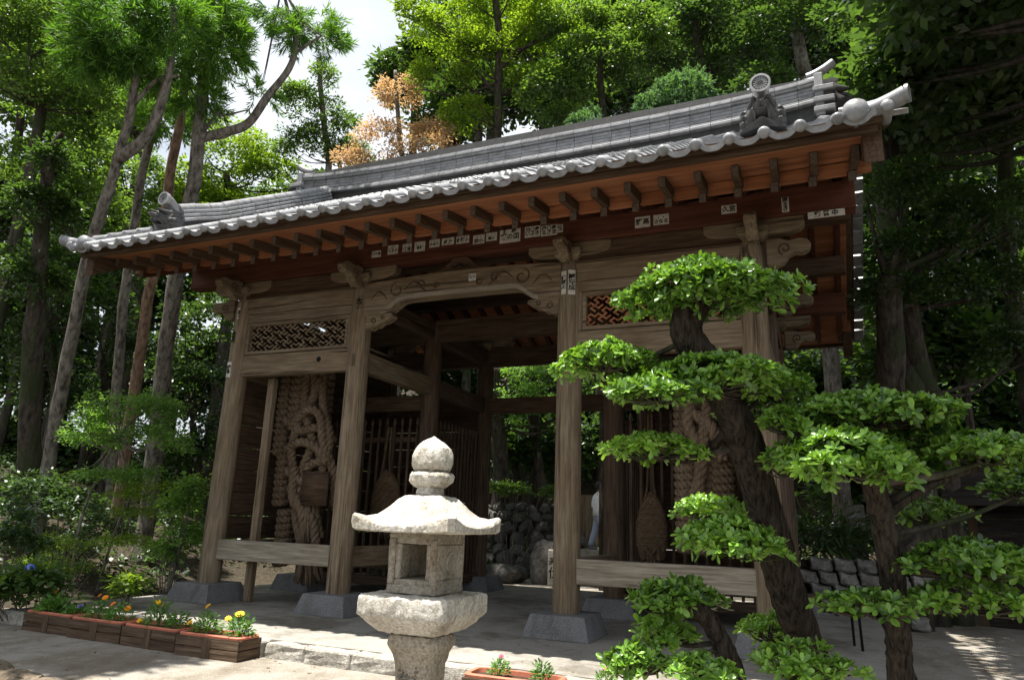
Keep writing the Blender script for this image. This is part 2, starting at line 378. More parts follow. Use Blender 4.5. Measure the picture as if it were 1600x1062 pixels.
# kerb stones along the front of the platform
x = -5.4; k = 0
while x < 5.5:
    L = random.uniform(0.55, 0.85); x1 = min(x+L, 5.6)
    m = MB(); m.box(x+0.012, x1-0.012, -2.44+random.uniform(-.02, .02), -2.245, -0.2, 0.0+random.uniform(-0.012, 0.006))
    m.build('kerb_stone', KERB, plat, bevel=0.015, sub=3, amp=0.022, freq=7); x = x1
edge = [(-3.5, -3.98, 'first pale edging stone at the lower left corner'), (-2.75, -4.14, 'second edging stone along the lower left verge'), (-2.1, -4.30, 'third edging stone along the lower left verge'), (-1.5, -4.42, 'last edging stone where the drive meets the lower left verge')]
for i, (ex, ey, lab) in enumerate(edge):
    o = put('edging_stone', rock_mesh('edging_stone', (0.36, 0.13, 0.06), MUDSTONE, i+3, 0.22), None, (ex, ey, -0.175), (0, 0, -.2+random.uniform(-.1, .1)))
    tag(o, lab, 'stone', 'edging stones beside the drive')
# raised terrace with stone step behind the gate, where the visitor stands
m = MB(); m.box(-1.25, 3.4, 9.45, 15.5, -0.3, 0.70)
terr = tag(m.build('terrace', CONC, bevel=0.01), kind='structure')
for i in range(3):
    m = MB(); m.box(-0.2, 3.4, 9.45-0.32*(i+1), 9.45-0.32*i-0.004, -0.25, 0.70-0.22*(i+1))
    m.build('step', CONC, terr, bevel=0.012)

# ------------------------------------------------------------------ boulder wall behind the gate
bw = empty('boulder_wall', 'grey boulder retaining wall seen through the gate passage', 'wall', (-2.6, 7.2, 0))
def wall_line(t): return Vector((-6.2+t*4.4, 8.9+t*2.3, -.15))
row_z = [0.08, 0.40, 0.72, 1.03, 1.33, 1.62, 1.88]
rocks = [rock_mesh('boulder', (0.25, 0.2, 0.2), ROCK, s, .34, 1) for s in range(6)]
for ri, z in enumerate(row_z):
    t = -0.01 + 0.03*(ri % 2)
    while t < 1.0:
        w = random.uniform(0.75, 1.3)*(1.15-0.06*ri)
        p = wall_line(t+0.055*w) + Vector((-0.05*ri, 0.11*ri, z+random.uniform(-.04, .04)))
        put('boulder', random.choice(rocks), bw, p-bw.location, (random.uniform(-.5, .5), random.uniform(-.5, .5), random.uniform(0, 6)), (w, w*0.9, w*random.uniform(.85, 1.1)))
        t += 0.096*w
m = MB()
for t in np.linspace(0, 1, 12)[:-1]:
    a, b = wall_line(t), wall_line(t+1/11)
    m.hexa([(a.x-.2, a.y+.16, -.2), (b.x-.2, b.y+.16, -.2), (b.x-.6, b.y+2.4, -.2), (a.x-.6, a.y+2.4, -.2),
            (a.x-.4, a.y+.6, 1.8), (b.x-.4, b.y+.6, 1.8), (b.x-.7, b.y+2.6, 2.1), (a.x-.7, a.y+2.6, 2.1)])
m.build('earth_core', EARTH, bw)
for i, (px, py, d, r) in enumerate([(784, 884, 18.6, (0.5, 0.36, 0.27)), (806, 872, 19.0, (0.34, 0.28, 0.22))]):
    p = at(px, py, d); o = put('loose_boulder', rock_mesh('loose_boulder', r, ROCK, 20+i), None, (p.x, p.y, 0.0))
    tag(o, ['large pale boulder resting at the foot of the boulder wall', 'smaller boulder sitting behind the large pale one at the wall foot'][i], 'boulder')

# text helper: a flat mesh of characters
def text_mesh(s, size, mat, extrude=0.0, bold=0.0):
    cu = bpy.data.curves.new('lettering', 'FONT'); cu.body = s; cu.size = size; cu.align_x = 'CENTER'; cu.align_y = 'CENTER'
    cu.extrude = extrude; cu.offset = bold*.4; cu.space_line = 0.82; cu.resolution_u = 2
    o = bpy.data.objects.new('lettering', cu); COL.objects.link(o)
    dg = bpy.context.evaluated_depsgraph_get(); me = bpy.data.meshes.new_from_object(o.evaluated_get(dg))
    bpy.data.objects.remove(o); bpy.data.curves.remove(cu)
    me.materials.clear(); me.materials.append(mat); me.name = 'lettering'; return me

# inscribed stone in front of the boulder wall
mon = empty('inscribed_stone', 'upright grey stone with carved characters below the boulder wall', 'monument', (at(862, 893, 18.2).x, at(862, 893, 18.2).y, -0.19))
mon.rotation_euler = (0, 0, 0.35)
put('stone_body', rock_mesh('stone_body', (0.42, 0.2, 0.60), ROCK, 41, 0.2, 2), mon, (-0.14, 0.16, 0.5))
m = MB(); m.box(-0.10, 0.22, -0.1, 0.05, 0.0, 0.88); fc = m.build('inscribed_face', GRANITE, mon, bevel=0.02)
put('lettering', text_mesh('奉\n伏', 0.30, INK, bold=0.004), fc, (0.06, -0.103, 0.42), (PI/2, 0, 0))

# ------------------------------------------------------------------ block wall at the right of the gate
BLOCK = stone('pale_block_stone', (0.13, 0.125, 0.115), (0.24, 0.23, 0.215), (0.36, 0.345, 0.32), 18, bstr=1.0, bscale=12, bdist=0.03)
vary(BLOCK, .7, 1.0)
kb = empty('block_wall', 'low mossy stone block wall behind the leaning tree', 'wall', (5.2, 5.0, 0))
for r in range(5):
    x = 4.55 - (0.18 if r % 2 else 0.0)
    while x < 6.15:
        L = random.uniform(0.30, 0.46)
        m = MB(); m.box(-L/2+.008, L/2-.008, -0.14, 0.14, -0.102, 0.102)
        put('block', m.mesh('block', BLOCK, bevel=0.03, sub=2, amp=0.05, freq=6, smooth=True), kb, (x+L/2-5.2, random.uniform(-.03, .03), 0.11+r*0.215-0.15))
        x += L
m = MB(); m.box(4.4, 6.4, 5.12, 6.0, -.3, 0.86); m.build('earth_fill', EARTH, kb).location = (-5.2, -5.0, 0)
m = MB(); p = at(1344, 860, 13.6); m.tube([(p.x, p.y+.3, 0.5), (p.x, p.y+.3, 1.0), (p.x-.01, p.y+.3, 1.9)], [.17, .165, .16], 10)
tag(m.build('concrete_post', CONC), 'stubby pale concrete post above the block wall', 'post')

# ------------------------------------------------------------------ the gate
gate = empty('temple_gate', 'weathered wooden temple gate with grey tiled gable roof', 'gate')
CX = [-4.235, -1.75, 1.75, 4.235]; CY = [0.0, 2.35, 4.7]
ZT = 0.275; RC = 0.175
def beam(name, x0, x1, y0, y1, z0, z1, mat, bevel=0.012, parent=gate):
    m = MB(); m.box(x0, x1, y0, y1, z0, z1); return m.build(name, mat, parent, bevel=bevel)
# plinths and columns
pm = MB(); hb, ht = 0.432, 0.352
pm.hexa([(-hb,-hb,0),(hb,-hb,0),(hb,hb,0),(-hb,hb,0),(-ht,-ht,ZT),(ht,-ht,ZT),(ht,ht,ZT),(-ht,ht,ZT)])
plinth_me = pm.mesh('plinth', PLINTH, bevel=0.008)
def column_mesh(kind):
    m = MB(); n = 28; zs = [0, 0.25, 1.2, 2.4, 3.5, 4.2, 4.45, 4.6, 4.695]; rr = [1.0, 1.0, 1.0, .99, .98, .97, .94, .84, .72]
    vs = []
    for z, r in zip(zs, rr):
        for j in range(n):
            th = 2*PI*j/n
            k = r*RC*(1+0.018*mnoise.noise(Vector((math.cos(th)*3, math.sin(th)*3, z*0.35+kind*5))))
            # a long drying check
            d = abs(((th-4.4-kind*0.5+0.12*mnoise.noise(Vector((z*0.8, kind, 0)))) + PI) % (2*PI) - PI)
            if d < 0.10 and 0.3 < z < 3.8 and kind != 3: k -= 0.012
            vs.append((k*math.cos(th), k*math.sin(th), z))
    fs = [(i*n+j, i*n+(j+1)%n, (i+1)*n+(j+1)%n, (i+1)*n+j) for i in range(len(zs)-1) for j in range(n)]
    fs += [tuple(range(n-1, -1, -1)), tuple((len(zs)-1)*n+j for j in range(n))]
    m.add(vs, fs); return m.mesh('column', OLD[2], smooth=True)
colm = [column_mesh(k) for k in range(4)]
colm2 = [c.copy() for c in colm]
for c in colm2: c.materials[0] = SHADED[2]
for yi, y in enumerate(CY):
    for xi, x in enumerate(CX):
        put('plinth', plinth_me, gate, (x, y, 0), (0, 0, PI/2*((xi+yi) % 4)))
        lean = 0.012*(-1 if x > 0 else 1) if abs(x) > 3 else 0
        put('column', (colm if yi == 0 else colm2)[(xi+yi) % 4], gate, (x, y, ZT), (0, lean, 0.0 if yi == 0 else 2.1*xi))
# lower rails, tie beams, head beams
def zrow(y, th, z0, z1, name, mat, spans, e=0.0):
    for a, b in spans: beam(name, CX[a]+e, CX[b]-e, y-th, y+th, z0, z1, mat)
side = [(0, 1), (2, 3)]
zrow(0, 0.075, 0.628, 0.935, 'lower_rail', PALE[0], side, 0.12)
zrow(0, 0.085, 3.575, 3.93, 'tie_beam', OLD[0], side, 0.10)
zrow(0, 0.095, 4.655, 4.925, 'head_beam', OLD[0], side, 0.10)
zrow(0, 0.075, 4.50, 4.65, 'moulding', OLD[0], side, 0.12)
zrow(0, 0.06, 4.93, 5.235, 'frieze_board', BROWN[0], side, 0.02)
for s in side: beam('ledge', CX[s[0]]+.12, CX[s[1]]-.12, -0.12, 0.12, 4.925, 4.95, BROWN[0])
for y in CY[1:]:
    zrow(y, 0.09, 4.60, 5.0, 'cross_beam', SHADED[0], [(0, 1), (1, 2), (2, 3)], 0.05)
zrow(2.35, 0.08, 3.30, 3.58, 'tie_beam', SHADED[0], side, 0.1)
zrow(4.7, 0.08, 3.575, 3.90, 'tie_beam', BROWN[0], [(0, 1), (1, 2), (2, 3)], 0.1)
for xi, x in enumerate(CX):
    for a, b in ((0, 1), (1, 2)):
        beam('side_beam', x-.08, x+.08, CY[a]+.1, CY[b]-.1, 3.575, 3.90, OLD[1] if a == 0 else SHADED[1])
        beam('upper_side_beam', x-.085, x+.085, CY[a]+.1, CY[b]-.1, 4.62, 4.92, SHADED[1])
    beam('side_rail', x-.07, x+.07, .12, 2.25, 0.62, 0.92, OLD[1])
# small wedge plate and knot hole on the second column / tie beam
beam('peg_plate', -1.75-0.02, -1.75+0.05, -0.182, -0.17, 3.62, 3.80, OLD[2], 0.004)
m = MB(); m.lathe([(0.0, -.004), (.035, -.004), (.045, 0.0), (0.02, .004)], (-2.45, -0.086, 3.78), 12, 'y'); m.build('knot', INK, gate)
# plank walls: bay ends and the back of the statue bays
def planks(axis, c, a, b, z0, z1, n, mat, name='wall_plank'):
    h = (z1-z0)/n
    for i in range(n):
        off = random.uniform(-.006, .006); q0, q1 = z0+i*h+.004, z0+(i+1)*h-.004
        if axis == 0: beam(name, c-.018+off, c+.018+off, a, b, q0, q1, mat, 0.005)
        else: beam(name, a, b, c-.018+off, c+.018+off, q0, q1, mat, 0.005)
for x in (CX[0], CX[3]):
    planks(0, x, .15, 2.2, 0.93, 3.57, 7, BROWN[1]); planks(0, x, 2.5, 4.55, 0.2, 3.57, 8, BROWN[1])
for a, b in side: planks(1, 4.7, CX[a]+.15, CX[b]-.15, 0.2, 3.57, 9, BROWN[0])
for x in (CX[0], CX[3]): planks(0, x, .1, 4.6, 3.92, 4.61, 2, BROWN[1])
beam('bay_post', -3.70, -3.57, 0.20, 0.32, 0.0, 3.58, OLD[2])
# picket fences of the statue bays
pk = MB(); pk.hexa([(-.022,-.016,0),(.022,-.016,0),(.022,.016,0),(-.022,.016,0),(-.022,-.016,2.62),(.022,-.016,2.62),(.022,.016,2.62),(-.022,.016,2.62)])
pk.lathe([(.018, 2.62), (.014, 2.66), (.03, 2.70), (.034, 2.74), (.022, 2.79), (.002, 2.83)], n=8)
pk_me = pk.mesh('picket', SHADED[2], smooth=True)
for a, b in side:
    for x in np.arange(CX[a]+.28, CX[b]-.2, 0.165): put('picket', pk_me, gate, (x, 2.33, 0.35))
    for z in (0.45, 2.72): beam('picket_rail', CX[a]+.12, CX[b]-.12, 2.35, 2.40, z, z+.1, SHADED[0])
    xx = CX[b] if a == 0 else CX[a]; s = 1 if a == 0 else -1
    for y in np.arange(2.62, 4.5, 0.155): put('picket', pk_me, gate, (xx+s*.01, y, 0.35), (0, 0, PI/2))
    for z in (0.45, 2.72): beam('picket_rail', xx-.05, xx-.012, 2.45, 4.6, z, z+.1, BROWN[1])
    beam('sill_beam', CX[a]+.12, CX[b]-.12, 2.28, 2.42, 0.18, 0.34, SHADED[0]); beam('sill_beam', xx-.07, xx+.07, 2.45, 4.6, 0.18, 0.34, BROWN[1])

# fret lattice transoms
def lattice(x0, x1, z0, z1):
    fr = MB(); t = .055
    fr.box(x0, x1, -.07, .03, z0, z0+t); fr.box(x0, x1, -.07, .03, z1-t, z1)
    fr.box(x0, x0+t, -.07, .03, z0+t, z1-t); fr.box(x1-t, x1, -.07, .03, z0+t, z1-t)
    frame = fr.build('lattice_frame', OLD[0], gate, bevel=0.008)
    X0, X1, Z0, Z1 = x0+t, x1-t, z0+t, z1-t; u = 0.034; ca = math.cos(math.radians(36)); sa = math.sin(math.radians(36))
    cx, cz = (X0+X1)/2, (Z0+Z1)/2
    segs = []
    for i in range(-14, 15):
        for j in range(-14, 15):
            a, b = i*6+j*2, j*6-i*2       # interlocking fret cells
            segs += [((a-2, b), (a+2, b)), ((a, b-2), (a, b+2)), ((a+2, b), (a+2, b+2)), ((a-2, b), (a-2, b-2)),
                     ((a, b+2), (a-2, b+2)), ((a, b-2), (a+2, b-2)), ((a+2, b+2), (a+4, b+2)), ((a-2, b+2), (a-2, b+4))]
    P = lambda q: (cx+u*(q[0]*ca-q[1]*ca), cz+u*(q[0]*sa+q[1]*sa))
    for s in segs:
        (xa, za), (xb, zb) = P(s[0]), P(s[1])
        # clip to the opening
        ok = True; t0, t1 = 0.0, 1.0
        for p, d, lo, hi in ((xa, xb-xa, X0, X1), (za, zb-za, Z0, Z1)):
            for q, r in ((-d, p-lo), (d, hi-p)):
                if abs(q) < 1e-9: ok = ok and r >= 0
                elif q < 0: t0 = max(t0, r/q)
                else: t1 = min(t1, r/q)
        if not ok or t1-t0 < 0.05: continue
        A = (xa+(xb-xa)*t0, za+(zb-za)*t0); B = (xa+(xb-xa)*t1, za+(zb-za)*t1)
        dx, dz = B[0]-A[0], B[1]-A[1]; L = math.hypot(dx, dz); ex, ez = dx/L*.012, dz/L*.010; nx, nz = -dz/L*.0105, dx/L*.0105
        A = (A[0]-ex, A[1]-ez); B = (B[0]+ex, B[1]+ez); yf = -.028+random.uniform(0, .004)
        m = MB(); m.hexa([(A[0]+nx,yf,A[1]+nz),(A[0]-nx,yf,A[1]-nz),(A[0]-nx,0.004,A[1]-nz),(A[0]+nx,0.004,A[1]+nz),
                          (B[0]+nx,yf,B[1]+nz),(B[0]-nx,yf,B[1]-nz),(B[0]-nx,0.004,B[1]-nz),(B[0]+nx,0.004,B[1]+nz)])
        m.build('lattice_bar', OLD[0] if x0 < 0 else RED[0], frame)
for a, b in side: lattice(CX[a]+.20, CX[b]-.20, 3.945, 4.49)
for a, b in side:
    for xx, s in ((CX[a]+.12, 1), (CX[b]-.12, -1)): beam('jamb', min(xx, xx+s*.08), max(xx, xx+s*.08), -.08, .08, 3.935, 4.495, OLD[2])

# rainbow beam with carved scrolls over the passage
x0, x1 = CX[1]+.10, CX[2]-.10
pts = []
for t in np.linspace(0, 1, 41):
    x = x0+(x1-x0)*t; e = min(t, 1-t)
    zb = 4.42+0.20*sstep(0.10, 0.22, e)+0.02*math.sin(PI*t)
    pts.append((x, zb))
top = [(x0+(x1-x0)*t, 4.96+.06*math.sin(PI*t)) for t in np.linspace(1, 0, 21)]
m = MB(); m.prism(pts+top, 1, -.12, .12); kory = m.build('rainbow_beam', OLD[0], gate, bevel=0.012)
m = MB(); lo = [(x, z+.0) for x, z in pts[4:-4]]; hi = [(x, z+.075) for x, z in pts[4:-4]][::-1]
m.prism(lo+hi, 1, -.135, -.118); m.build('carved_lip', PALE[0], kory, bevel=0.004)
def carve(parent, curves, y, r=0.012, mat=None):
    for c in curves:
        m = MB(); m.tube([(x, y, z) for x, z in c], [r*math.sin(PI*(0.12+0.8*i/(len(c)-1))) for i in range(len(c))], 6)
        m.build('carved_scroll', mat or BROWN[0], parent, smooth=True)
def spiral(cx, cz, r0, r1, a0, turns, n=26):
    return [(cx+(r0+(r1-r0)*i/n)*math.cos(a0+turns*2*PI*i/n), cz+(r0+(r1-r0)*i/n)*math.sin(a0+turns*2*PI*i/n)) for i in range(n+1)]
for s in (-1, 1):
    cs = [spiral(s*1.05, 4.80, .03, .14, 0.5 if s > 0 else 2.6, 1.25*s), spiral(s*0.62, 4.83, .02, .085, 1.0 if s > 0 else 2.1, -1.2*s),
          [(s*(0.92-.55*t), 4.78+.12*math.sin(t*5.2)) for t in np.linspace(0, 1, 16)],
          [(s*(1.22+.3*t), 4.66+.13*math.sin(t*3)) for t in np.linspace(0, 1, 12)], spiral(s*0.36, 4.80, .015, .06, 0.3, 1.1*s)]
    carve(kory, cs, -.121, .016)
    # leaf-carved corbel under each end
    co = [(s*1.62, 4.45), (s*1.62, 4.22), (s*1.53, 4.21), (s*1.47, 4.25), (s*1.40, 4.25), (s*1.34, 4.30), (s*1.26, 4.31), (s*1.18, 4.36), (s*1.12, 4.40), (s*1.15, 4.445)]
    m = MB(); m.prism(co, 1, -.09, .09); c = m.build('corbel', OLD[0], gate, bevel=0.012)
    carve(c, [spiral(s*1.47, 4.34, .012, .055, 0, 1.3*s), spiral(s*1.30, 4.375, .01, .04, 1, 1.3*s)], -.092, .012)
# frog-leg strut above the rainbow beam
fl = [(-.52, 5.02), (-.46, 5.06), (-.36, 5.07), (-.26, 5.11), (-.18, 5.19), (-.12, 5.235), (.12, 5.235), (.18, 5.19), (.26, 5.11), (.36, 5.07), (.46, 5.06), (.52, 5.02)]
m = MB(); m.prism(fl, 1, -.07, .07); fs_ = m.build('frog_leg_strut', BROWN[0], gate, bevel=0.012)
carve(fs_, [[(t*.16, 5.10+.02*math.cos(t*6)) for t in np.linspace(-1, 1, 12)]], -.072, .016, INK)

# bracket blocks, boat arms and carved nosings
def block(x, y):
    m = MB(); m.hexa([(x-.13,y-.13,4.97),(x+.13,y-.13,4.97),(x+.13,y+.13,4.97),(x-.13,y+.13,4.97),(x-.2,y-.2,5.05),(x+.2,y-.2,5.05),(x+.2,y+.2,5.05),(x-.2,y+.2,5.05)])
    m.box(x-.2, x+.2, y-.2, y+.2, 5.052, 5.13); m.build('bearing_block', OLD[0], gate, bevel=0.012)
def boat_arm(x, y, L=0.62):
    pr = [(-L, 5.235), (-L, 5.13), (-L+.06, 5.07), (-L+.22, 5.035), (0, 5.03), (L-.22, 5.035), (L-.06, 5.07), (L, 5.13), (L, 5.235)]
    m = MB(); m.prism([(x+u, v) for u, v in pr], 1, y-.1, y+.1); m.build('boat_arm', OLD[0], gate, bevel=0.012)
NOSE = [(0, -.17), (.10, -.20), (.20, -.16), (.27, -.07), (.34, -.03), (.42, -.05), (.50, -.02), (.53, .06), (.48, .13), (.38, .15), (.27, .13), (.16, .17), (0, .17)]
def nosing(x, y, z, ang, s=1.0, th=.075):
    m = MB(); m.prism([(u*s, v*s) for u, v in NOSE], 1, -th, th); o = m.build('carved_nosing', OLD[0], gate, bevel=0.012)
    o.location = (x, y, z); o.rotation_euler = (0, 0, ang)
    for sd in (-1, 1):
        sp = [(p[0], sd*(th+.001), p[1]) for p in spiral(.22*s, .02*s, .012, .085*s, 2.5, 1.3)]
        q = MB(); q.tube(sp, [.012]*len(sp), 6); q.build('carved_scroll', BROWN[0], o, smooth=True)
    return o
for y in (0.0, 4.7):
    for xi, x in enumerate(CX):
        block(x, y); boat_arm(x, y)
        if y == 0: nosing(x, y-.16, 5.06, -PI/2, 0.95 if xi in (0, 1) else 0.8)
nosing(CX[0]-.15, 0, 4.79, PI, 1.0); nosing(CX[3]+.15, 0, 4.79, 0, 1.0)
nosing(CX[3]+.15, 4.7, 4.79, 0, 1.0); nosing(CX[0]-.15, 4.7, 4.79, PI, 1.0); nosing(CX[3]+.15, 2.35, 4.79, 0, 1.0)

# ------------------------------------------------------------------ the roof
YR = 2.35; XE = 5.62
def upt(X): return 0.05*(abs(X)/5.8)**4
def T(y, X=0.0):                      # top of the tiling, front and back slope alike
    yy = y if y <= YR else 2*YR-y; t = (yy+2.25)/4.6
    return 5.24+2.69*t+upt(X)*max(0, 1-t)
def dT(y):
    yy = y if y <= YR else 2*YR-y; t = (yy+2.25)/4.6; return 2.69/4.6
def mir(y, s): return y if s > 0 else 2*YR-y
# purlins
for y in (0.0, 4.7):
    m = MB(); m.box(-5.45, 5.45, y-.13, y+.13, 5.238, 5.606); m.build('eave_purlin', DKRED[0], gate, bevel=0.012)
for y, z in ((1.2, 5.78), (3.5, 5.78), (2.35, 6.36)):
    m = MB(); m.box(-5.45, 5.45, y-.1, y+.1, z-.18, z+.12); m.build('purlin', BROWN[0], gate, bevel=0.012)
# rafters in two tiers
nr = 28; RX = np.linspace(-5.36, 5.36, nr)
def rafter(name, y0, z0, y1, z1, w, h, mat):
    m = MB(); m.hexa([(-w,y0,z0),(w,y0,z0),(w,y1,z1),(-w,y1,z1),(-w,y0,z0+h),(w,y0,z0+h),(w,y1,z1+h),(-w,y1,z1+h)])
    me = m.mesh(name, mat, bevel=0.006); me.materials.append(GREYEND)
    for p in me.polygons:
        if abs(p.normal.y) > 0.8: p.material_index = 1
    return me
SL = 0.46
for s in (1, -1):
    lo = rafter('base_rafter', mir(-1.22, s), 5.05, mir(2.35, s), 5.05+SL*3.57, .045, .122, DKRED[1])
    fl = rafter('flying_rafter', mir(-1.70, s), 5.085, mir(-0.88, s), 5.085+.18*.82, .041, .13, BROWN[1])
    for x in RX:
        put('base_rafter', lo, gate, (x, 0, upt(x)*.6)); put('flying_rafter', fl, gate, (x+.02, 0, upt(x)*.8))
    # boards over the rafters, one plank at a time
    ys = np.arange(-1.085, 2.36, 0.286)
    for i in range(len(ys)-1):
        a, b = ys[i]+.003, ys[i+1]-.003; za, zb = 5.248+SL*(a+1.06), 5.248+SL*(b+1.06)
        m = MB(); A, B = mir(a, s), mir(b, s)
        m.hexa([(-5.5,A,za),(5.5,A,za),(5.5,B,zb),(-5.5,B,zb),(-5.5,A,za+.02),(5.5,A,za+.02),(5.5,B,zb+.02),(-5.5,B,zb+.02)])
        m.build('soffit_board', RED[0], gate)
    ys = [-2.12, -1.86, -1.6, -1.34, -1.08]
    xs = np.linspace(-5.56, 5.56, 33)
    def strip(name, prof, mat, x0=-5.56, x1=5.56, k=1.0, n=33):   # a long board that follows the lift of the eave
        xs = np.linspace(x0, x1, n); vs = []; npf = len(prof)
        for x in xs:
            for y, z in prof: vs.append((x, mir(y, s), z+upt(x)*k))
        fs = [(i*npf+j, (i+1)*npf+j, (i+1)*npf+(j+1)%npf, i*npf+(j+1)%npf) for i in range(n-1) for j in range(npf)]
        fs += [tuple(range(npf)), tuple((n-1)*npf+j for j in range(npf-1, -1, -1))]
        m = MB(); m.add(vs, fs); return m.build(name, mat, gate)
    for i in range(4):
        a, b = ys[i]+.003, ys[i+1]-.003; za, zb = 5.218+.18*(a+1.70), 5.218+.18*(b+1.70)
        strip('eave_board', [(a, za), (b, zb), (b, zb+.018), (a, za+.018)], RED[0], k=.8)
    strip('inner_fascia', [(-1.17, 5.165), (-1.09, 5.175), (-1.09, 5.315), (-1.17, 5.305)], RED[0], k=.6)
    strip('fascia', [(-2.16, 5.085), (-2.08, 5.095), (-2.08, 5.145), (-2.16, 5.145)], BROWN[0], k=.9)
    strip('tile_batten', [(-2.20, 5.147), (-2.02, 5.167), (-2.02, 5.225), (-2.22, 5.225)], BROWN[0], x0=-5.6, x1=5.6, k=1.0)
# deck that carries the tiles
def deck():
    ys = np.linspace(-2.14, 6.84, 37); xs = np.linspace(-5.6, 5.6, 21); vs = []
    for y in ys:
        for x in xs: vs.append((x, y, T(y, x)-.075))
    nx = len(xs); fs = [(i*nx+j, i*nx+j+1, (i+1)*nx+j+1, (i+1)*nx+j) for i in range(len(ys)-1) for j in range(nx-1)]
    m = MB(); m.add(vs, fs); return m.build('roof_deck', BROWN[0], gate)
deck()
# bargeboards and gable boards
for sx in (-1, 1):
    for s in (1, -1):
        yy = np.linspace(-2.02, YR, 16)
        top = [(mir(y, s), T(y, 5.5)-.09) for y in yy]; bot = [(mir(y, s), T(y, 5.5)-.09-.46-.06*(y+2)/4.4) for y in yy][::-1]
        m = MB(); m.prism(top+bot, 0, sx*5.43, sx*5.60); m.build('bargeboard', BROWN[1], gate, bevel=0.006)
        top2 = [(mir(y, s), T(y, 5.5)-.085) for y in yy]; bot2 = [(mir(y, s), T(y, 5.5)-.20) for y in yy][::-1]
        m = MB(); m.prism(top2+bot2, 0, sx*5.602, sx*5.66); m.build('verge_fascia', BROWN[1], gate)
    for y in np.arange(0.12, 4.6, 0.32):
        zt = 5.2+SL*(min(y, 4.7-y)+1.06)-.02
        m = MB(); x = sx*4.235; m.box(min(x, x+.03), max(x, x+.03), y, y+.312, 5.0, max(5.3, zt+.08)); m.build('gable_board', BROWN[2], gate)

# pantiles
TW = 0.336; TL = 0.30; NT = 33
us = np.linspace(0, 1, 13)
def tz(u): return 0.034*math.cos(2*PI*u)+0.008*math.cos(4*PI*u)
def tile_geo(lip):
    vs = []; fs = []; n = len(us)
    for yy, dz in ((0.0, -lip), (0.0, 0.0), (TL, -.028)):
        for u in us: vs.append((u*TW, yy-(.012 if dz == -lip and lip > .04 else 0), tz(u)+dz))
    for r in range(2):
        for j in range(n-1): fs.append((r*n+j, r*n+j+1, (r+1)*n+j+1, (r+1)*n+j))
    return vs, fs
def tile_mesh():
    m = MB(); m.add(*tile_geo(.03)); return m.mesh('pantile', TILE, smooth=True)
def eave_mesh():
    m = MB(); m.add(*tile_geo(.062)); return m.mesh('eave_tile', TILE, smooth=True)
def knob_mesh(r, name='knob'):
    m = MB(); pr = [(r*math.sin(a), -r*.62*math.cos(a)) for a in np.linspace(0.02, PI/2, 8)]+[(r*.98, .03), (r*.9, .22), (r*.88, .30)]
    m.lathe(pr, n=18, ax='y'); return m.mesh(name, TILE, smooth='all')
tm, em, km = tile_mesh(), eave_mesh(), knob_mesh(.061)
xs0 = -TW*NT/2; NC = 18; DY = 4.45/NC
def tmat(i, c, s):
    y = -2.30+c*DY; x = xs0+i*TW; a = math.atan(dT(y))
    M_ = Matrix.Translation((x, y, T(y, x+TW/2)-.02+.0)) @ Matrix.Rotation(a, 4, 'X')
    # tilt along x with the lift of the eave
    g = (upt(x+TW)-upt(x))/TW*max(0, 1-c/NC)
    M_ = M_ @ Matrix.Rotation(-math.atan(g), 4, 'Y')
    if s < 0: M_ = Matrix.Translation((0, 2*YR, 0)) @ Matrix.Rotation(PI, 4, 'Z') @ M_
    return M_
rest_v = []; rest_f = []; gv, gf = tile_geo(.03); gv = np.array(gv); gf = np.array(gf)
for s in (1, -1):
    for c in range(NC):
        for i in range(NT):
            Mx = tmat(i, c, s)
            if s > 0 and c == 0:
                t = put('eave_tile', em, gate, mw=Mx)
                put('knob', km, t, (0, -.03, tz(0)-.035), (0, 0, 0))
            elif s > 0 and c <= 6: put('pantile', tm, gate, mw=Mx)
            else:
                R = np.array(Mx); p = gv @ R[:3, :3].T + R[:3, 3]; rest_f.append(gf+len(rest_v)*len(gv)); rest_v.append(p)
tag(put('roof_tiling', np_mesh('roof_tiling', np.concatenate(rest_v), np.concatenate(rest_f), TILE, True), gate), kind='stuff')
# verge tiles, caps and corner rolls
def petal_disc(m, c, r, ax):
    # raised rim and sixteen petals on a round end face; c is the centre, ax 'x' or 'y', outwards negative for y and signed for x
    for k in range(16):
        th = 2*PI*k/16; a0, a1 = th-.11, th+.11; pts = []
        for rr, aa in ((r*.22, th), (r*.68, a0), (r*.78, th), (r*.68, a1)):
            pts.append((rr*math.cos(aa), rr*math.sin(aa)))
        if ax == 'y':
            vs = [(c[0]+u, c[1], c[2]+v) for u, v in pts]+[(c[0]+u, c[1]-.012, c[2]+v) for u, v in pts]
        else:
            d = ax; vs = [(c[0], c[1]+u, c[2]+v) for u, v in pts]+[(c[0]+d*.012, c[1]+u, c[2]+v) for u, v in pts]
        m.add(vs, [(0,1,2,3),(4,5,6,7),(0,1,5,4),(1,2,6,5),(2,3,7,6),(3,0,4,7)])
    return m
def verge_mesh(L, r, sx, rise):
    m = MB(); n = 16; path = [Vector((sx*L*t, 0, rise*t*t)) for t in np.linspace(0, 1, 9)]
    m.tube(path, [r*(.92+.08*t) for t in np.linspace(0, 1, 9)], n)
    e = path[-1]
    ring = [(r*1.06, 0), (r*1.06, .03), (r*.8, .03), (r*.8, .012), (0.002, .012)]
    m.lathe([(a, sx*b) for a, b in ring], (e.x, e.y, e.z), 20, 'x')
    petal_disc(m, (e.x+sx*.012, e.y, e.z), r, sx); return m.mesh('verge_tile', TILE, smooth=True)
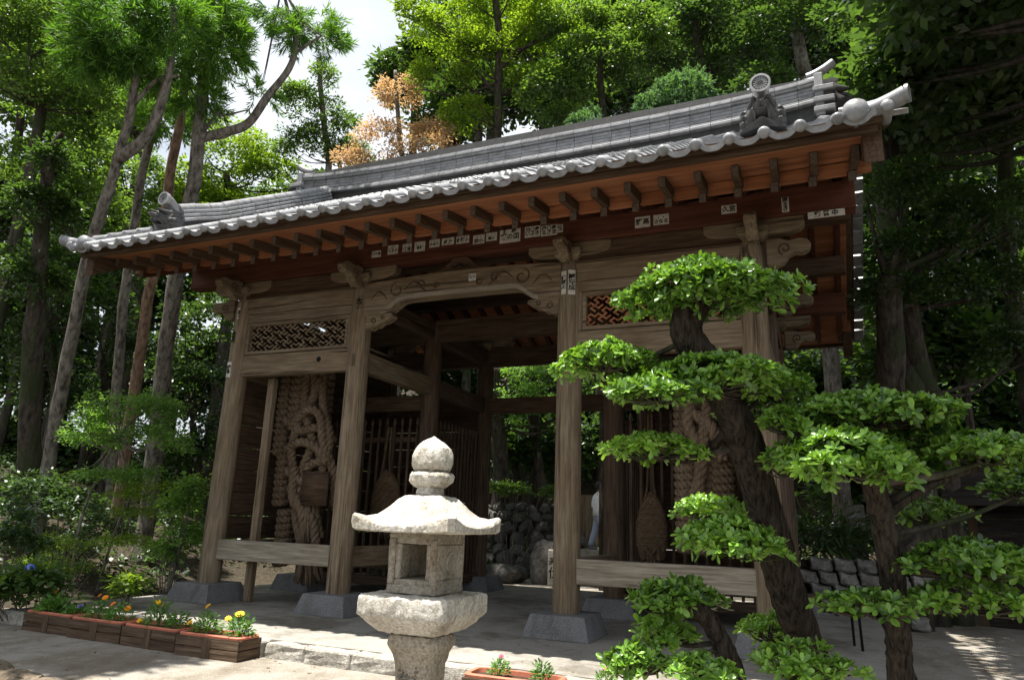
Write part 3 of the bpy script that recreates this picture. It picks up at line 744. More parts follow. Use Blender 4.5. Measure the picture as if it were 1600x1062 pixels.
for sx in (-1, 1):
    vt = verge_mesh(.30, .075, sx, .01); ct = verge_mesh(.44, .084, sx, .07); big = knob_mesh(.12, 'corner_cap')
    for s in (1, -1):
        for c in range(17):
            y = -2.05+c*DY
            if c == 0: put('corner_roll', ct, gate, (sx*5.38, mir(y-.12, s), T(y-.12, 5.6)-.02), (0, 0, -.28*sx*s))
            else: put('verge_tile', vt, gate, (sx*5.46, mir(y, s), T(y, 5.5)+.03))
        if s > 0:
            put('corner_cap', big, gate, (sx*5.37, -2.29, T(-2.25, 5.4)+.02))
            put('eave_knob', km, gate, (sx*5.64, -2.31, T(-2.25, 5.64)+.0))
        for c in range(17):
            y = -2.05+c*DY; m = MB()
            m.box(-.13, .13, -DY*.579+.02, DY*.579-.02, -.05, .0)
            if c == 0: vb = m.mesh('verge_under_tile', TILE)
            put('verge_under_tile', vb, gate, (sx*5.70, mir(y, s), T(y, 5.6)-.03), (math.atan(dT(y))*(1 if s > 0 else -1), 0, 0))

# stacked ridges
def ridge_piece(L, hw, h, name, lip=.012, mat=None):
    m = MB(); m.prism([(-hw, 0), (-hw+lip, -.006), (hw-lip, -.006), (hw, 0), (hw, h*.75), (hw-lip*.7, h-.003), (-hw+lip*.7, h-.003), (-hw, h*.75)], 0, -L/2+.004, L/2-.004)
    return m.mesh(name, mat or TILE)
def cap_mesh(L, r, name='ridge_cap'):
    m = MB(); a = np.linspace(-0.25, PI+0.25, 11); m.prism([(r*math.cos(t), r*math.sin(t)) for t in a], 0, -L/2+.003, L/2-.003)
    m.prism([(r*1.07*math.cos(t), r*1.07*math.sin(t)) for t in a], 0, L/2-.035, L/2-.002)
    return m.mesh(name, TILE, smooth=True)
ZR = T(YR)-.20
m = MB(); m.box(-5.2, 5.2, YR-.14, YR+.14, ZR-.1, ZR+.86); mr = m.build('main_ridge', TILEDK, gate)
NP = 30; PL = 10.5/NP
def rz(X): return 0.15*(abs(X)/5.25)**4
layers = [(.22, .055, .24), (.275, .045, .215), (.36, .062, .165), (.425, .062, .165), (.49, .062, .165), (.56, .045, .205), (.605, .045, .225), (.65, .045, .195)]
for zl, h, hw in layers:
    me = ridge_piece(PL, hw, h, 'ridge_tile')
    for i in range(NP):
        X = -5.25+PL*(i+.5); off = PL/2*(0.5 if round(zl*1000) % 2 else -.0)
        put('ridge_tile', me, mr, (X, YR, ZR+zl+rz(X)), (0, -math.atan((rz(X+.1)-rz(X-.1))/.2), 0))
cm = cap_mesh(PL, .105)
for i in range(NP):
    X = -5.25+PL*(i+.5); put('ridge_cap', cm, mr, (X, YR, ZR+.705+rz(X)), (0, -math.atan((rz(X+.1)-rz(X-.1))/.2), 0))
# upswept ends of the main ridge
def oni_mesh(W, Hh, seed=0):
    n, k = 46, 52; vs = []; fs = []; idx = {}
    def G(u, v, cu, cv, su, sv): return math.exp(-((u-cu)/su)**2-((v-cv)/sv)**2)
    def hgt(u, v):
        a = abs(u)
        h = .05+.55*G(u, v, 0, .45, .62, .48)
        h += .40*G(a, v, .30, .68, .18, .06)+.16*G(a, v, .45, .74, .12, .06)       # brow
        h += .24*G(a, v, .27, .55, .10, .055)-.34*G(a, v, .27, .605, .14, .025)       # eyes
        h += .34*G(a, v, .06, .45, .13, .09)+.2*G(a, v, .15, .42, .07, .05)        # nose
        h += .20*G(a, v, .40, .40, .14, .10)                                        # cheek
        h += .18*G(u, v, 0, .32, .36, .035)                                         # upper lip
        h -= .55*G(u, v, 0, .23, .28, .055)                                          # mouth
        h += .22*G(u, v, 0, .12, .30, .05)                                          # jaw
        for tx in (-.24, -.12, 0, .12, .24): h += .22*G(u, v, tx, .275, .035, .02)
        for tx in (-.27, .27): h += .36*G(u, v, tx, .25, .045, .055)
        h += .22*G(a, v, .38, .92, .06, .12)                                        # horns
        h += .05*math.sin(a*26+v*9)*G(a, v, .30, .84, .3, .10)                      # hair
        h += .06*math.sin(v*34)*G(a, v, .80, .35, .12, .3)+.10*G(a, v, .82, .40, .1, .3)
        return h
    def inside(u, v):
        a = abs(u)
        w = .62+.36*sstep(.72, .5, v)
        if v > .80: w = .62-.25*(v-.8)/.2
        if v > .86 and a > .46: w = 0.5
        return a <= w
    for j in range(k+1):
        for i in range(n+1):
            u, v = -1+2*i/n, j/k
            if inside(u, v): idx[i, j] = len(vs); vs.append((u*W, -hgt(u, v)*W*1.45-.03, v*Hh))
    for j in range(k):
        for i in range(n):
            q = [(i, j), (i+1, j), (i+1, j+1), (i, j+1)]
            if all(a in idx for a in q): fs.append([idx[a] for a in q])
    nb = len(vs); vs += [(x, .08, z) for x, y, z in vs]; fs += [[a+nb for a in f[::-1]] for f in fs]
    ed = {}
    for f in fs[:len(fs)//2]:
        for a, b in zip(f, f[1:]+f[:1]): ed[a, b] = 1
    fs += [[b, a, a+nb, b+nb] for (a, b) in ed if (b, a) not in ed]
    m = MB(); m.add(vs, fs); return m.mesh('ogre_tile', TILEDK, smooth=True)
def horn(m, base, d, L, r, lift):
    pts = [base + d*(L*t) + Vector((0, 0, lift*t**1.7)) for t in np.linspace(0, 1, 10)]
    m.tube(pts, [r*(1-.0*t) for t in np.linspace(0, 1, 10)], 16); return pts
om = oni_mesh(.24, .52)
for sx in (-1, 1):
    z0 = ZR+.10
    o = put('ogre_tile', om, gate, (sx*5.33, YR, z0+.02), (0, 0, sx*PI/2), (1.1, 1.1, 1.35))
    m = MB(); P0 = Vector((sx*5.05, YR, z0+.74+rz(5.0))); pts = horn(m, P0, Vector((sx, 0, .10)), .42, .075, .15)
    m.build('ridge_horn', TILE, o, smooth=True).matrix_parent_inverse = o.matrix_basis.inverted()
    m = MB(); m.box(sx*5.22-.07, sx*5.22+.07, YR-.27, YR+.27, z0, z0+.62+rz(5.2)); m.build('ridge_end_block', TILE, gate, bevel=0.02)
    for dz in (0.05, .22, .42): beam('ridge_end_tile', sx*5.28-.16, sx*5.28+.16, YR-.31, YR+.31, z0+dz, z0+dz+.09, TILE, 0.015)
# descending ridges on the front slope, each ending in an ogre tile
def drz(y): return T(y, 4.5)+.10*sstep(-.4, -1.6, y)
for sx in (-1, 1):
    X = sx*4.5; ya, yb = -1.42, 2.15; n = 12; PLd = (yb-ya)/n*1.14
    m = MB(); yy = np.linspace(ya, yb, 14)
    m.prism([(y, drz(y)-.12) for y in yy]+[(y, drz(y)+.22) for y in yy][::-1], 0, X-.10, X+.10); dr = m.build('descending_ridge', TILEDK, gate)
    for zl, h, hw in ((.03, .05, .20), (.095, .05, .175), (.16, .05, .15)):
        me = ridge_piece(PLd, hw, h, 'ridge_tile')
        for i in range(n):
            y = ya+(yb-ya)*(i+.5)/n; a = math.atan((drz(y+.1)-drz(y-.1))/.2)
            put('ridge_tile', me, dr, (X, y, drz(y)+zl/math.cos(a)), (Matrix.Rotation(a, 3, 'X') @ Matrix.Rotation(PI/2, 3, 'Z')).to_euler())
    cmd = cap_mesh(PLd, .085)
    for i in range(n):
        y = ya+(yb-ya)*(i+.5)/n; a = math.atan((drz(y+.1)-drz(y-.1))/.2)
        put('ridge_cap', cmd, dr, (X, y, drz(y)+.235/math.cos(a)), (Matrix.Rotation(a, 3, 'X') @ Matrix.Rotation(PI/2, 3, 'Z')).to_euler())
    o = put('ogre_tile', om, gate, (X, -1.58, T(-1.58, 4.5)-.03), (-.10, 0, 0), (1.05, 1.0, .78))
    m = MB(); P0 = Vector((X, -1.40, T(-1.58, 4.5)+.26)); pts = smoothpath([P0, P0+Vector((0, -.07, .10)), P0+Vector((0, -.13, .19)), P0+Vector((0, -.22, .245)), P0+Vector((0, -.31, .25))], 4)
    e = pts[-1]; t = (pts[-1]-pts[-2]).normalized(); q = Vector((0, -1, 0)).rotation_difference(t)
    disc = MB(); disc.lathe([(.108, .04), (.112, -.02), (.088, -.02), (.086, .0), (.002, .0)], (0, 0, 0), 20, 'y'); petal_disc(disc, (0, 0, 0), .105, 'y')
    tub = MB(); tub.tube(pts, [.07+.022*i/(len(pts)-1) for i in range(len(pts))], 16); tub.add([e+q @ Vector(v) for v in disc.v], disc.f)
    tub.build('crest_cylinder', TILE, o, smooth=True).matrix_parent_inverse = o.matrix_basis.inverted()

# ------------------------------------------------------------------ paper votive stickers on the timbers
def sticker(px, py, w, h, s, plane=(1, -.134), rot=(PI/2, 0, 0), size=None, ink_only=False, bold=.006):
    p = on(px, py, *plane)
    m = MB(); m.box(-w/2, w/2, -h/2, h/2, -.001, .0015)
    o = put('paper_sticker', m.mesh('paper_sticker', PAPER), gate, p, rot)
    nl = s.count('\n')+1; longest = max(len(q) for q in s.split('\n'))
    sz = size or min(w*.92/longest, h*.92/nl/0.86)
    put('lettering', text_mesh(s, sz, INK, bold=bold), o, (0, -sz*.0, .003))
row = [(588, 397, .17, .11, '沼江浦'), (614, 390, .19, .15, '・〇・\nひろ子'), (636, 387, .16, .13, '・・\n江浦'), (656, 385, .19, .16, '・・・\n宮脇'),
       (679, 380, .18, .13, '・・・\nゆめり'), (700, 376, .21, .14, '・・\n原 津'), (723, 373, .22, .15, '・〇・\n野柘小'), (748, 374, .19, .14, '・・\n鷲小'),
       (768, 370, .18, .13, '・・・\n福士'), (797, 366, .33, .26, '講 奉\n鶴の国'), (832, 362, .24, .17, '納〇奉\nいぶき'), (858, 360, .25, .16, '拝〇奉\nるさま'), (875, 357, .09, .12, '松')]
for px, py, w, h, s in row: sticker(px, py, w, h, s)
sticker(1004, 347, .21, .16, '野高'); sticker(1033, 343, .21, .15, '・・\nさなる'); sticker(1139, 327, .19, .12, '久宮')
sticker(1227, 320, .085, .2, '圓\nる\nき'); sticker(738, 433, .12, .11, '飯沼', plane=(1, -.137))
sticker(1291, 334, .42, .09, '齋 晋 中', plane=(1, -.134))
def colsticker(ci, ang, z, w, h, s, paper=True):
    x = CX[ci]; r = RC*1.0
    p = Vector((x+r*math.cos(ang)*.985, r*math.sin(ang)*.985, z)); rz_ = ang+PI/2
    m = MB()
    aw = w/r/2
    for k in range(4):
        a0, a1 = ang-aw+2*aw*k/4, ang-aw+2*aw*(k+1)/4; rr = r+.004
        m.add([(x+rr*math.cos(a0), rr*math.sin(a0), z-h/2), (x+rr*math.cos(a1), rr*math.sin(a1), z-h/2), (x+rr*math.cos(a1), rr*math.sin(a1), z+h/2), (x+rr*math.cos(a0), rr*math.sin(a0), z+h/2)], [(0,1,2,3)])
    nl = s.count('\n')+1; sz = min(w*.95, h*.95/nl/.86)
    tmx = text_mesh(s, sz, INK, bold=.007)
    for v in tmx.vertices:
        a = ang+v.co.x/r; zz = v.co.y; rr = r+.006; v.co = (x+rr*math.cos(a), rr*math.sin(a), z+zz)
    if paper:
        o = m.build('paper_sticker', PAPER, gate); put('lettering', tmx, o)
    else: put('painted_lettering', tmx, gate)
A0 = -PI/2
colsticker(2, A0-.25, 4.62, .08, .34, '講\n岡\n正'); colsticker(2, A0+.42, 4.62, .10, .36, '圖\n寿\n成')
colsticker(1, A0+.25, 4.62, .11, .30, '大\n熊', False)
colsticker(0, A0+.45, 4.66, .08, .20, '倉\n之'); colsticker(0, A0+.20, 4.28, .12, .38, '・・\n宮\n司', False); colsticker(0, A0+.05, 3.68, .085, .26, '錦\n倉')

# ------------------------------------------------------------------ stone lantern in the foreground
LX, LY = 2.615, -5.19
lan = empty('stone_lantern', 'weathered granite garden lantern with onion finial standing in the sun', 'lantern', (LX, LY, -0.16))
LZ = 0.16
def rings_square(prof, n=9, ex=9.0, lift=None):
    "stack of rounded-square rings: prof = [(half, z)], lift(half_index, corner) adds height"
    vs = []; fs = []; N = 4*n
    for i, (h, z) in enumerate(prof):
        for j in range(N):
            th = 2*PI*(j+.5)/N; c, s = math.cos(th), math.sin(th)
            k = (abs(c)**ex+abs(s)**ex)**(-1/ex); q = abs(math.sin(2*th))
            vs.append((h*k*c, h*k*s, z+(lift(i, q) if lift else 0)))
    for i in range(len(prof)-1):
        for j in range(N): fs.append((i*N+j, i*N+(j+1)%N, (i+1)*N+(j+1)%N, (i+1)*N+j))
    fs += [tuple(range(N-1, -1, -1)), tuple((len(prof)-1)*N+j for j in range(N))]
    return vs, fs
def lpart(name, prof, amp=.008, freq=14, n=12, ex=12, lift=None, smooth=True, mat=GRANITE):
    m = MB(); m.add(*rings_square([(h, z+LZ) for h, z in prof], n, ex, lift)); return m.build(name, mat, lan, sub=1, amp=amp*.75, freq=freq*2.3, smooth=smooth)
lpart('base', [(.30, -.16), (.30, -.02), (.27, .03), (.19, .05)])
sh = lpart('shaft', [(.175, .045), (.15, .10), (.125, .20), (.117, .32), (.117, .46), (.122, .56), (.137, .62), (.158, .655), (.166, .675), (.166, .70), (.158, .725), (.14, .735)], ex=5.0, n=14, mat=GRANITE2)
put('lettering', text_mesh('奉', .15, ROCK, extrude=.003, bold=.006), sh, (-.01, -.119, .515+LZ), (PI/2, 0, 0))
lpart('platform', [(.155, .736), (.195, .748), (.245, .79), (.272, .822), (.287, .835), (.2915, .845), (.2915, .89), (.290, .935), (.283, .949), (.20, .952)], amp=.010, n=16, ex=26)
# fire box: open to front and back, solid carved sides
m = MB(); a = .163; w0, w1 = -.085, .085; zb0, zb1 = .953, 1.30; o0, o1 = 1.035, 1.235
def hollow(a, oz0, oz1):
    m.box(-a, a, -a, a, LZ+zb0, LZ+oz0); m.box(-a, a, -a, a, LZ+oz1, LZ+zb1)
    m.box(-a, w0, -a, a, LZ+oz0, LZ+oz1); m.box(w1, a, -a, a, LZ+oz0, LZ+oz1)
hollow(a, o0, o1)
fb = m.build('fire_box', GRANITE2, lan, bevel=0.008, sub=2, amp=.004, freq=16)
for s in (-1, 1):
    m = MB(); y0, y1 = (-.176, -.163) if s < 0 else (.163, .176)
    m.box(-.163, .163, y0, y1, LZ+.955, LZ+1.005); m.box(-.163, .163, y0, y1, LZ+1.265, LZ+1.298)
    m.box(-.163, -.118, y0, y1, LZ+1.005, LZ+1.265); m.box(.118, .163, y0, y1, LZ+1.005, LZ+1.265)
    m.build('opening_frame', GRANITE2, fb, bevel=.005, sub=2, amp=.004, freq=16)
m = MB(); m.tube([(.165, .055*math.cos(t), LZ+1.13+.055*math.sin(t)) for t in np.linspace(.6, 4.9, 14)], [.010]*14, 6); m.build('carved_moon', GRANITE2, fb, smooth=True)
def cap():
    prof = [(.19, 1.300), (.26, 1.298), (.33, 1.300), (.345, 1.306), (.347, 1.332), (.338, 1.344), (.290, 1.352), (.238, 1.384), (.188, 1.440), (.148, 1.487), (.118, 1.512), (.06, 1.522)]
    lf = [0, 0, .006, .012, .070, .074, .044, .016, .004, 0, 0, 0]
    n = 16; N = 4*n; vs = []; fs = []
    for i, (h, z) in enumerate(prof):
        for j in range(N):
            th = 2*PI*(j+.5)/N; c, s = math.cos(th), math.sin(th); ex = 18
            k = (abs(c)**ex+abs(s)**ex)**(-1/ex); x, y = h*k*c, h*k*s
            cr = min(abs(x), abs(y))/max(abs(x), abs(y)); vs.append((x, y, LZ+z+lf[i]*cr**2.6))
    for i in range(len(prof)-1):
        for j in range(N): fs.append((i*N+j, i*N+(j+1)%N, (i+1)*N+(j+1)%N, (i+1)*N+j))
    fs += [tuple(range(N-1, -1, -1)), tuple((len(prof)-1)*N+j for j in range(N))]
    m = MB(); m.add(vs, fs); m.build('cap', GRANITE, lan, sub=1, amp=.006, freq=24, smooth=True)
cap()
m = MB(); m.lathe([(.075, LZ+1.515), (.088, LZ+1.522), (.085, LZ+1.545), (.078, LZ+1.562), (.105, LZ+1.575), (.134, LZ+1.605), (.138, LZ+1.635), (.125, LZ+1.655), (.09, LZ+1.66)], n=36)
m.build('lotus_seat', GRANITE, lan, sub=1, amp=.011, freq=17, smooth=True)
m = MB(); m.lathe([(.085, LZ+1.658), (.112, LZ+1.675), (.126, LZ+1.71), (.126, LZ+1.755), (.112, LZ+1.80), (.082, LZ+1.835), (.045, LZ+1.856), (.02, LZ+1.872), (.006, LZ+1.884)], n=36)
m.build('onion_finial', GRANITE, lan, sub=1, amp=.009, freq=17, smooth=True)

# ------------------------------------------------------------------ giant straw sandals and ropes
def rope(m, path, R, strands=3, pitch=None, n=7, seg=None):
    P = smoothpath(path, 10); L = sum((P[i+1]-P[i]).length for i in range(len(P)-1)); pitch = pitch or R*3.9
    seg = int(L/(pitch/9))+2; d = np.cumsum([0]+[(P[i+1]-P[i]).length for i in range(len(P)-1)]); Pa = np.array([tuple(p) for p in P])
    Q = [Vector([np.interp(t, d, Pa[:, k]) for k in range(3)]) for t in np.linspace(0, L, seg)]
    prev = None; fr = []
    for i, p in enumerate(Q):
        t = (Q[min(i+1, seg-1)]-Q[max(i-1, 0)]).normalized()
        a = t.cross(Vector((.3, .9, .2))) if prev is None else prev-t*prev.dot(t)
        a.normalize(); prev = a; fr.append((p, a, t.cross(a)))
    for s in range(strands):
        pts = []
        for i, (p, a, b) in enumerate(fr):
            th = 2*PI*(s/strands + (L*i/(seg-1))/pitch); pts.append(p+(a*math.cos(th)+b*math.sin(th))*R*.5)
        m.tube(pts, R*.56, n)
    return m
def coils(m, x, y, z0, z1, rx, ry, r, tilt=.25):
    z = z0
    while z > z1:
        pts = []; ph = random.uniform(-.1, .1)
        for k in range(15):
            th = 2*PI*k/14; pts.append((x+rx*math.cos(th), y+ry*math.sin(th), z+tilt*r*math.sin(th+ph)+.012*mnoise.noise(Vector((k, z*9, x)))))
        rope(m, pts, r*1.12, 3, r*3.6, 5); z -= r*1.85
    return m
gs = empty('giant_straw_sandal', 'huge knotted straw-rope sandal hanging in the left front bay of the gate', 'straw sandal', (-3.4, .8, .2))
def gpart(name, m, root, mat=STRAW):
    o = m.build(name, mat, root, smooth='all'); o.matrix_parent_inverse = Matrix.Translation(root.location).inverted(); return o
Y0 = .82
def sp(px, py, dy=0): return on(px, py, 1, Y0+dy)
c1, c2, c3, c4 = sp(443, 640), sp(466, 620), sp(440, 740), sp(440, 825)
gpart('coil_column', coils(MB(), c1.x, Y0+.05, sp(443, 584).z, sp(443, 712).z, .085, .10, .062), gs)
gpart('coil_column', coils(MB(), c2.x, Y0+.02, sp(466, 584).z, sp(466, 660).z, .10, .10, .066), gs)
gpart('coil_column', coils(MB(), c3.x, Y0+.05, sp(440, 712).z, sp(440, 790).z, .08, .10, .060), gs)
gpart('coil_column', coils(MB(), c4.x, Y0+.08, sp(440, 800).z, sp(440, 880).z, .09, .10, .062), gs)
gpart('coil_column', coils(MB(), sp(488, 600).x, Y0+.32, sp(488, 584).z, sp(488, 850).z, .14, .10, .066), gs)
for pts in ([(492, 580, 0), (490, 620, 0), (470, 650, -.05), (458, 690, -.1), (456, 720, -.08), (468, 765, -.05), (462, 800, 0), (470, 850, 0)],
            [(505, 582, .1), (506, 640, .0), (515, 680, -.05), (508, 715, -.06), (486, 725, -.1), (478, 735, -.1)],
            [(452, 668, -.12), (480, 640, -.14), (500, 650, -.12), (505, 690, -.12), (520, 735, .0), (522, 790, .1)],
            [(446, 702, -.1), (470, 690, -.16), (495, 700, -.14), (512, 722, -.1)],
            [(460, 730, -.15), (458, 780, -.15), (475, 800, -.12), (488, 812, -.1), (494, 850, -.05)],
            [(480, 584, -.05), (476, 640, -.02), (488, 690, -.02), (472, 740, -.02), (486, 790, .0)],
            [(500, 590, .0), (484, 660, .05), (505, 730, .0), (492, 790, .0), (500, 840, .05)],
            [(446, 655, -.05), (470, 672, -.1), (500, 668, -.06), (522, 690, .05)],
            [(448, 735, -.08), (475, 752, -.12), (492, 742, -.06), (506, 760, .05)],
            [(452, 760, -.1), (468, 790, -.16), (474, 830, -.1), (466, 870, 0)]):
    gpart('rope', rope(MB(), [sp(a, b, c) for a, b, c in pts], .078), gs)
def tassel(cx, y, z1, z0, w, n, r=.02):
    m = MB()
    for i in range(n):
        a = random.uniform(0, 2*PI); q = random.uniform(.2, 1)*w; x0, y0 = cx+math.cos(a)*q*.7, y+math.sin(a)*q*.7
        x1, y1 = cx+math.cos(a+.3)*q*1.15, y+math.sin(a+.3)*q*1.1
        m.tube([(x0, y0, z1), ((x0+x1)/2+random.uniform(-.02, .02), (y0+y1)/2, (z0+z1)/2), (x1, y1, z0+random.uniform(0, .12))], [r, r*1.1, r*.6], 5)
    return m
gpart('tassel', tassel(sp(483, 830).x, Y0-.02, sp(483, 786).z, sp(483, 856).z, .17, 60, .026), gs)
gpart('tassel', tassel(sp(478, 900).x, Y0+.1, sp(478, 872).z, .22, .24, 60, .028), gs)
m = MB(); p = sp(500, 760); m.box(p.x-.22, p.x+.30, Y0-.2, Y0-.15, sp(500, 790).z, sp(500, 738).z); gpart('dark_board', m, gs, BROWN[0])
gr = empty('giant_straw_sandal', 'huge straw-rope sandal hanging behind the leaning tree in the right front bay', 'straw sandal', (3.4, 1.1, .3))
Y0 = 1.1
for px, r, a, b in ((1075, .13, 636, 868), (1105, .15, 720, 868), (1128, .13, 700, 860), (1090, .12, 600, 700)):
    gpart('coil_column', coils(MB(), sp(px, 750).x, Y0, sp(px, a).z, sp(px, b).z, r, .12, .058), gr)
for pts in ([(1085, 600, -.2), (1075, 660, -.25), (1098, 720, -.25), (1075, 800, -.2)], [(1110, 600, -.2), (1100, 680, -.28), (1092, 760, -.25), (1098, 820, -.2)], [(1072, 640, -.2), (1110, 665, -.28), (1130, 720, -.2)]):
    gpart('rope', rope(MB(), [sp(a, b, c) for a, b, c in pts], .085), gr)
def hung_sandal(label, px, py0, py1, wpx, top, y=2.18):
    a, b = on(px, py0, 1, y), on(px, py1, 1, y); W = on(px+wpx/2, (py0+py1)/2, 1, y).x-on(px-wpx/2, (py0+py1)/2, 1, y).x; Hh = a.z-b.z
    root = empty('straw_sandal', label, 'straw sandal', (a.x, y, b.z)); m = MB(); z = .04; r = .019
    while z < Hh:
        t = z/Hh; w = W/2*(math.sin(PI*(0.16+.84*t))**.55 if t < .98 else .15); n = 11
        for yy, sgn in ((-.06, 1), (.06, -1)):
            m.tube([(w*u, sgn*-.06*math.sqrt(max(0, 1-u*u*.92)), z+.012*math.sin(u*19+t*40)) for u in np.linspace(-1, 1, n)], [r*(.7 if abs(u) > .95 else 1) for u in np.linspace(-1, 1, n)], 6)
        z += r*1.55
    m.build('woven_sole', STRAWDK, root, smooth='all')
    m = MB()
    for s in (-1, 1):
        rope(m, [Vector((s*W*.16, -.07, Hh*.92)), Vector((s*W*.09, -.06, Hh*1.2)), Vector((s*.03, -.02, top-b.z))], .02)
    m.build('cord', STRAWDK, root, smooth='all')
    m = tassel(0, 0, .1, -.16, W*.32, 26, .014); m.build('tassel', STRAWDK, root, smooth='all')
    m = MB(); rope(m, [Vector((-.12, -.07, .02)), Vector((-.1, -.1, .2)), Vector((0, -.11, .1)), Vector((.1, -.1, .2)), Vector((.12, -.07, .02))], .028); m.build('knot', STRAWDK, root, smooth='all')
    return root
hung_sandal('oval woven straw sandal hung by cords beside the right passage post', 1018, 768, 876, 50, 3.1)
hung_sandal('oval woven straw sandal hung on the pickets behind the lantern', 606, 735, 830, 46, 2.98)

# ------------------------------------------------------------------ flower troughs in board boxes
def trough():
    L, D, Hh = .78, .36, .205; root = bpy.data.objects.new('flower_trough', None); COL.objects.link(root)
    for z0, z1 in ((.0, .098), (.107, Hh)):
        for y in (-D/2, D/2-.018):
            m = MB(); m.box(-L/2, L/2, y, y+.018, z0, z1); m.build('side_board', BOXWOOD[0], root, bevel=.003)
        for x in (-L/2, L/2-.018):
            m = MB(); m.box(x, x+.018, -D/2+.02, D/2-.02, z0+.001, z1-.001); m.build('end_board', BOXWOOD[1], root, bevel=.003)
    m = MB(); m.box(-.05, .05, -D/2-.008, -D/2-.0005, .0, Hh-.004); m.build('batten', BOXWOOD[2], root, bevel=.003)
    # plastic inner trough with a rolled rim
    m = MB(); prof = []
    def rr(hx, hy, z, r=.06, n=5):
        out = []
        for cx, cy, a0 in ((hx-r, hy-r, 0), (-hx+r, hy-r, PI/2), (-hx+r, -hy+r, PI), (hx-r, -hy+r, 1.5*PI)):
            for k in range(n+1): a = a0+PI/2*k/n; out.append((cx+r*math.cos(a), cy+r*math.sin(a), z))
        return out
    rings = [rr(.335, .125, .03), rr(.355, .142, .205), rr(.385, .172, .208), rr(.388, .175, .228), rr(.378, .166, .238), rr(.35, .138, .236), rr(.34, .13, .15)]
    vs = [p for r in rings for p in r]; n = len(rings[0])
    fs = [(i*n+j, i*n+(j+1)%n, (i+1)*n+(j+1)%n, (i+1)*n+j) for i in range(len(rings)-1) for j in range(n)]+[tuple(range(n-1, -1, -1))]
    m.add(vs, fs); m.build('plastic_trough', TERRA, root, smooth=True)
    vs = []; fs = []
    for j in range(9):
        for i in range(21):
            x, y = -.345+.69*i/20, -.135+.27*j/8; vs.append((x, y, .198+.012*mnoise.noise(Vector((x*14, y*14, 2)))))
    fs = [(j*21+i, j*21+i+1, (j+1)*21+i+1, (j+1)*21+i) for j in range(8) for i in range(20)]
    m = MB(); m.add(vs, fs); m.build('soil', SOIL, root, smooth=True)
    return root
tr0 = trough(); spots = [(-4.16, -2.48), (-3.24, -2.53), (-2.31, -2.56), (-1.38, -2.62), (2.26, -2.86), (3.24, -2.90)]
labels = ['board-boxed trough at the far left end of the planter row', 'second board-boxed trough from the left, orange flowers in it',
          'third board-boxed trough from the left, marigolds at its right end', 'board-boxed trough nearest the kerb corner with two yellow marigolds',
          'terracotta trough with two pink seedlings right of the lantern', 'terracotta trough half hidden by low evergreen leaves at the bottom']
for i, (x, y) in enumerate(spots):
    o = tr0 if i == 0 else copy_tree(tr0)
    o.location = (x, y, -.158); o.scale = (1.12, 1, 1); o.rotation_euler = (0, 0, [-.02, .015, -.03, .02, .03, -.02][i]); tag(o, labels[i], 'planter', 'flower troughs along the kerb')
L_HERB = leafmat('herb_leaf', (0.05, 0.13, 0.025), (0.13, 0.26, 0.05), .3, .6)
PETY = plain('yellow_petal', (0.85, 0.50, 0.02), .6, .2, .1); PETO = plain('orange_petal', (0.85, 0.30, 0.015), .6, .2, .15)
PETP = plain('pink_petal', (0.6, 0.08, 0.16), .6, .2, .15); PETV = plain('violet_petal', (0.12, 0.1, 0.5), .6, .2, .15); PETB = plain('blue_petal', (0.14, 0.22, 0.72), .6, .2, .2)
def leaf_fan(c, r, h, n, ll, lw, rng, up=.5):
    "loose foliage of small pointed leaves in a dome"
    d = rng.normal(size=(n, 3)); d /= np.linalg.norm(d, axis=1)[:, None]; d[:, 2] = np.abs(d[:, 2])
    p = d*np.array([r, r, h])*(rng.uniform(.25, 1, (n, 1))**.6)
    t = d*np.array([1, 1, .4])+rng.normal(size=(n, 3))*.5; t[:, 2] += up*.3; t /= np.linalg.norm(t, axis=1)[:, None]
    b = np.cross(t, rng.normal(size=(n, 3))*.5+np.array([0, 0, 1.0])); b /= np.linalg.norm(b, axis=1)[:, None]
    V = np.stack([p, p+t*ll*.5+b*lw, p+t*ll, p+t*ll*.5-b*lw], axis=1).reshape(-1, 3)+np.array(c)
    return V, np.arange(4*n).reshape(n, 4)
def flower(m, c, r, tilt):
    q = Vector((0, 0, 1)).rotation_difference(tilt.normalized())
    for ring, (k, rr, dz) in enumerate(((11, 1.0, 0), (9, .75, .25), (6, .45, .4))):
        for i in range(k):
            a = 2*PI*i/k+ring*.4; d = Vector((math.cos(a), math.sin(a), .15)); s = Vector((-math.sin(a), math.cos(a), 0))*r*.28*rr
            b = Vector((0, 0, dz*r)); m.add([c+q @ b, c+q @ (b+d*r*rr*.65+s), c+q @ (b+d*r*rr), c+q @ (b+d*r*rr*.65-s)], [(0, 1, 2, 3)])
    return m
def flowering(name, label, loc, r, h, flowers, pet, n=150, seed=1, ll=.05, lw=.010, fr=.040):
    rng = np.random.default_rng(seed); root = empty(name, label, 'flower', loc)
    m = MB()
    for i in range(5):
        a = rng.uniform(0, 2*PI); m.tube([(0, 0, -.01), (math.cos(a)*r*.3, math.sin(a)*r*.3, h*.5), (math.cos(a)*r*.7, math.sin(a)*r*.7, h*.85)], [.005, .004, .002], 5)
    for f in flowers: m.tube([(0, 0, 0), (f[0]*.6, f[1]*.6, f[2]*.6), f], [.004, .003, .003], 5)
    m.build('stem', L_HERB, root)
    r *= 1.25; n = int(n*1.5); V, F = leaf_fan((0, 0, .02), r, h*1.15, n, ll*1.15, lw*1.25, rng); put('leaves', np_mesh('leaves', V, F, L_HERB), root)
    for f in flowers: flower(MB(), Vector(f), fr, Vector((random.uniform(-.5, .5), -.6, .8))).build('blossom', pet, root)
def on_soil(px, py): p = on(px, py, 2, .05); return p
zs = .045
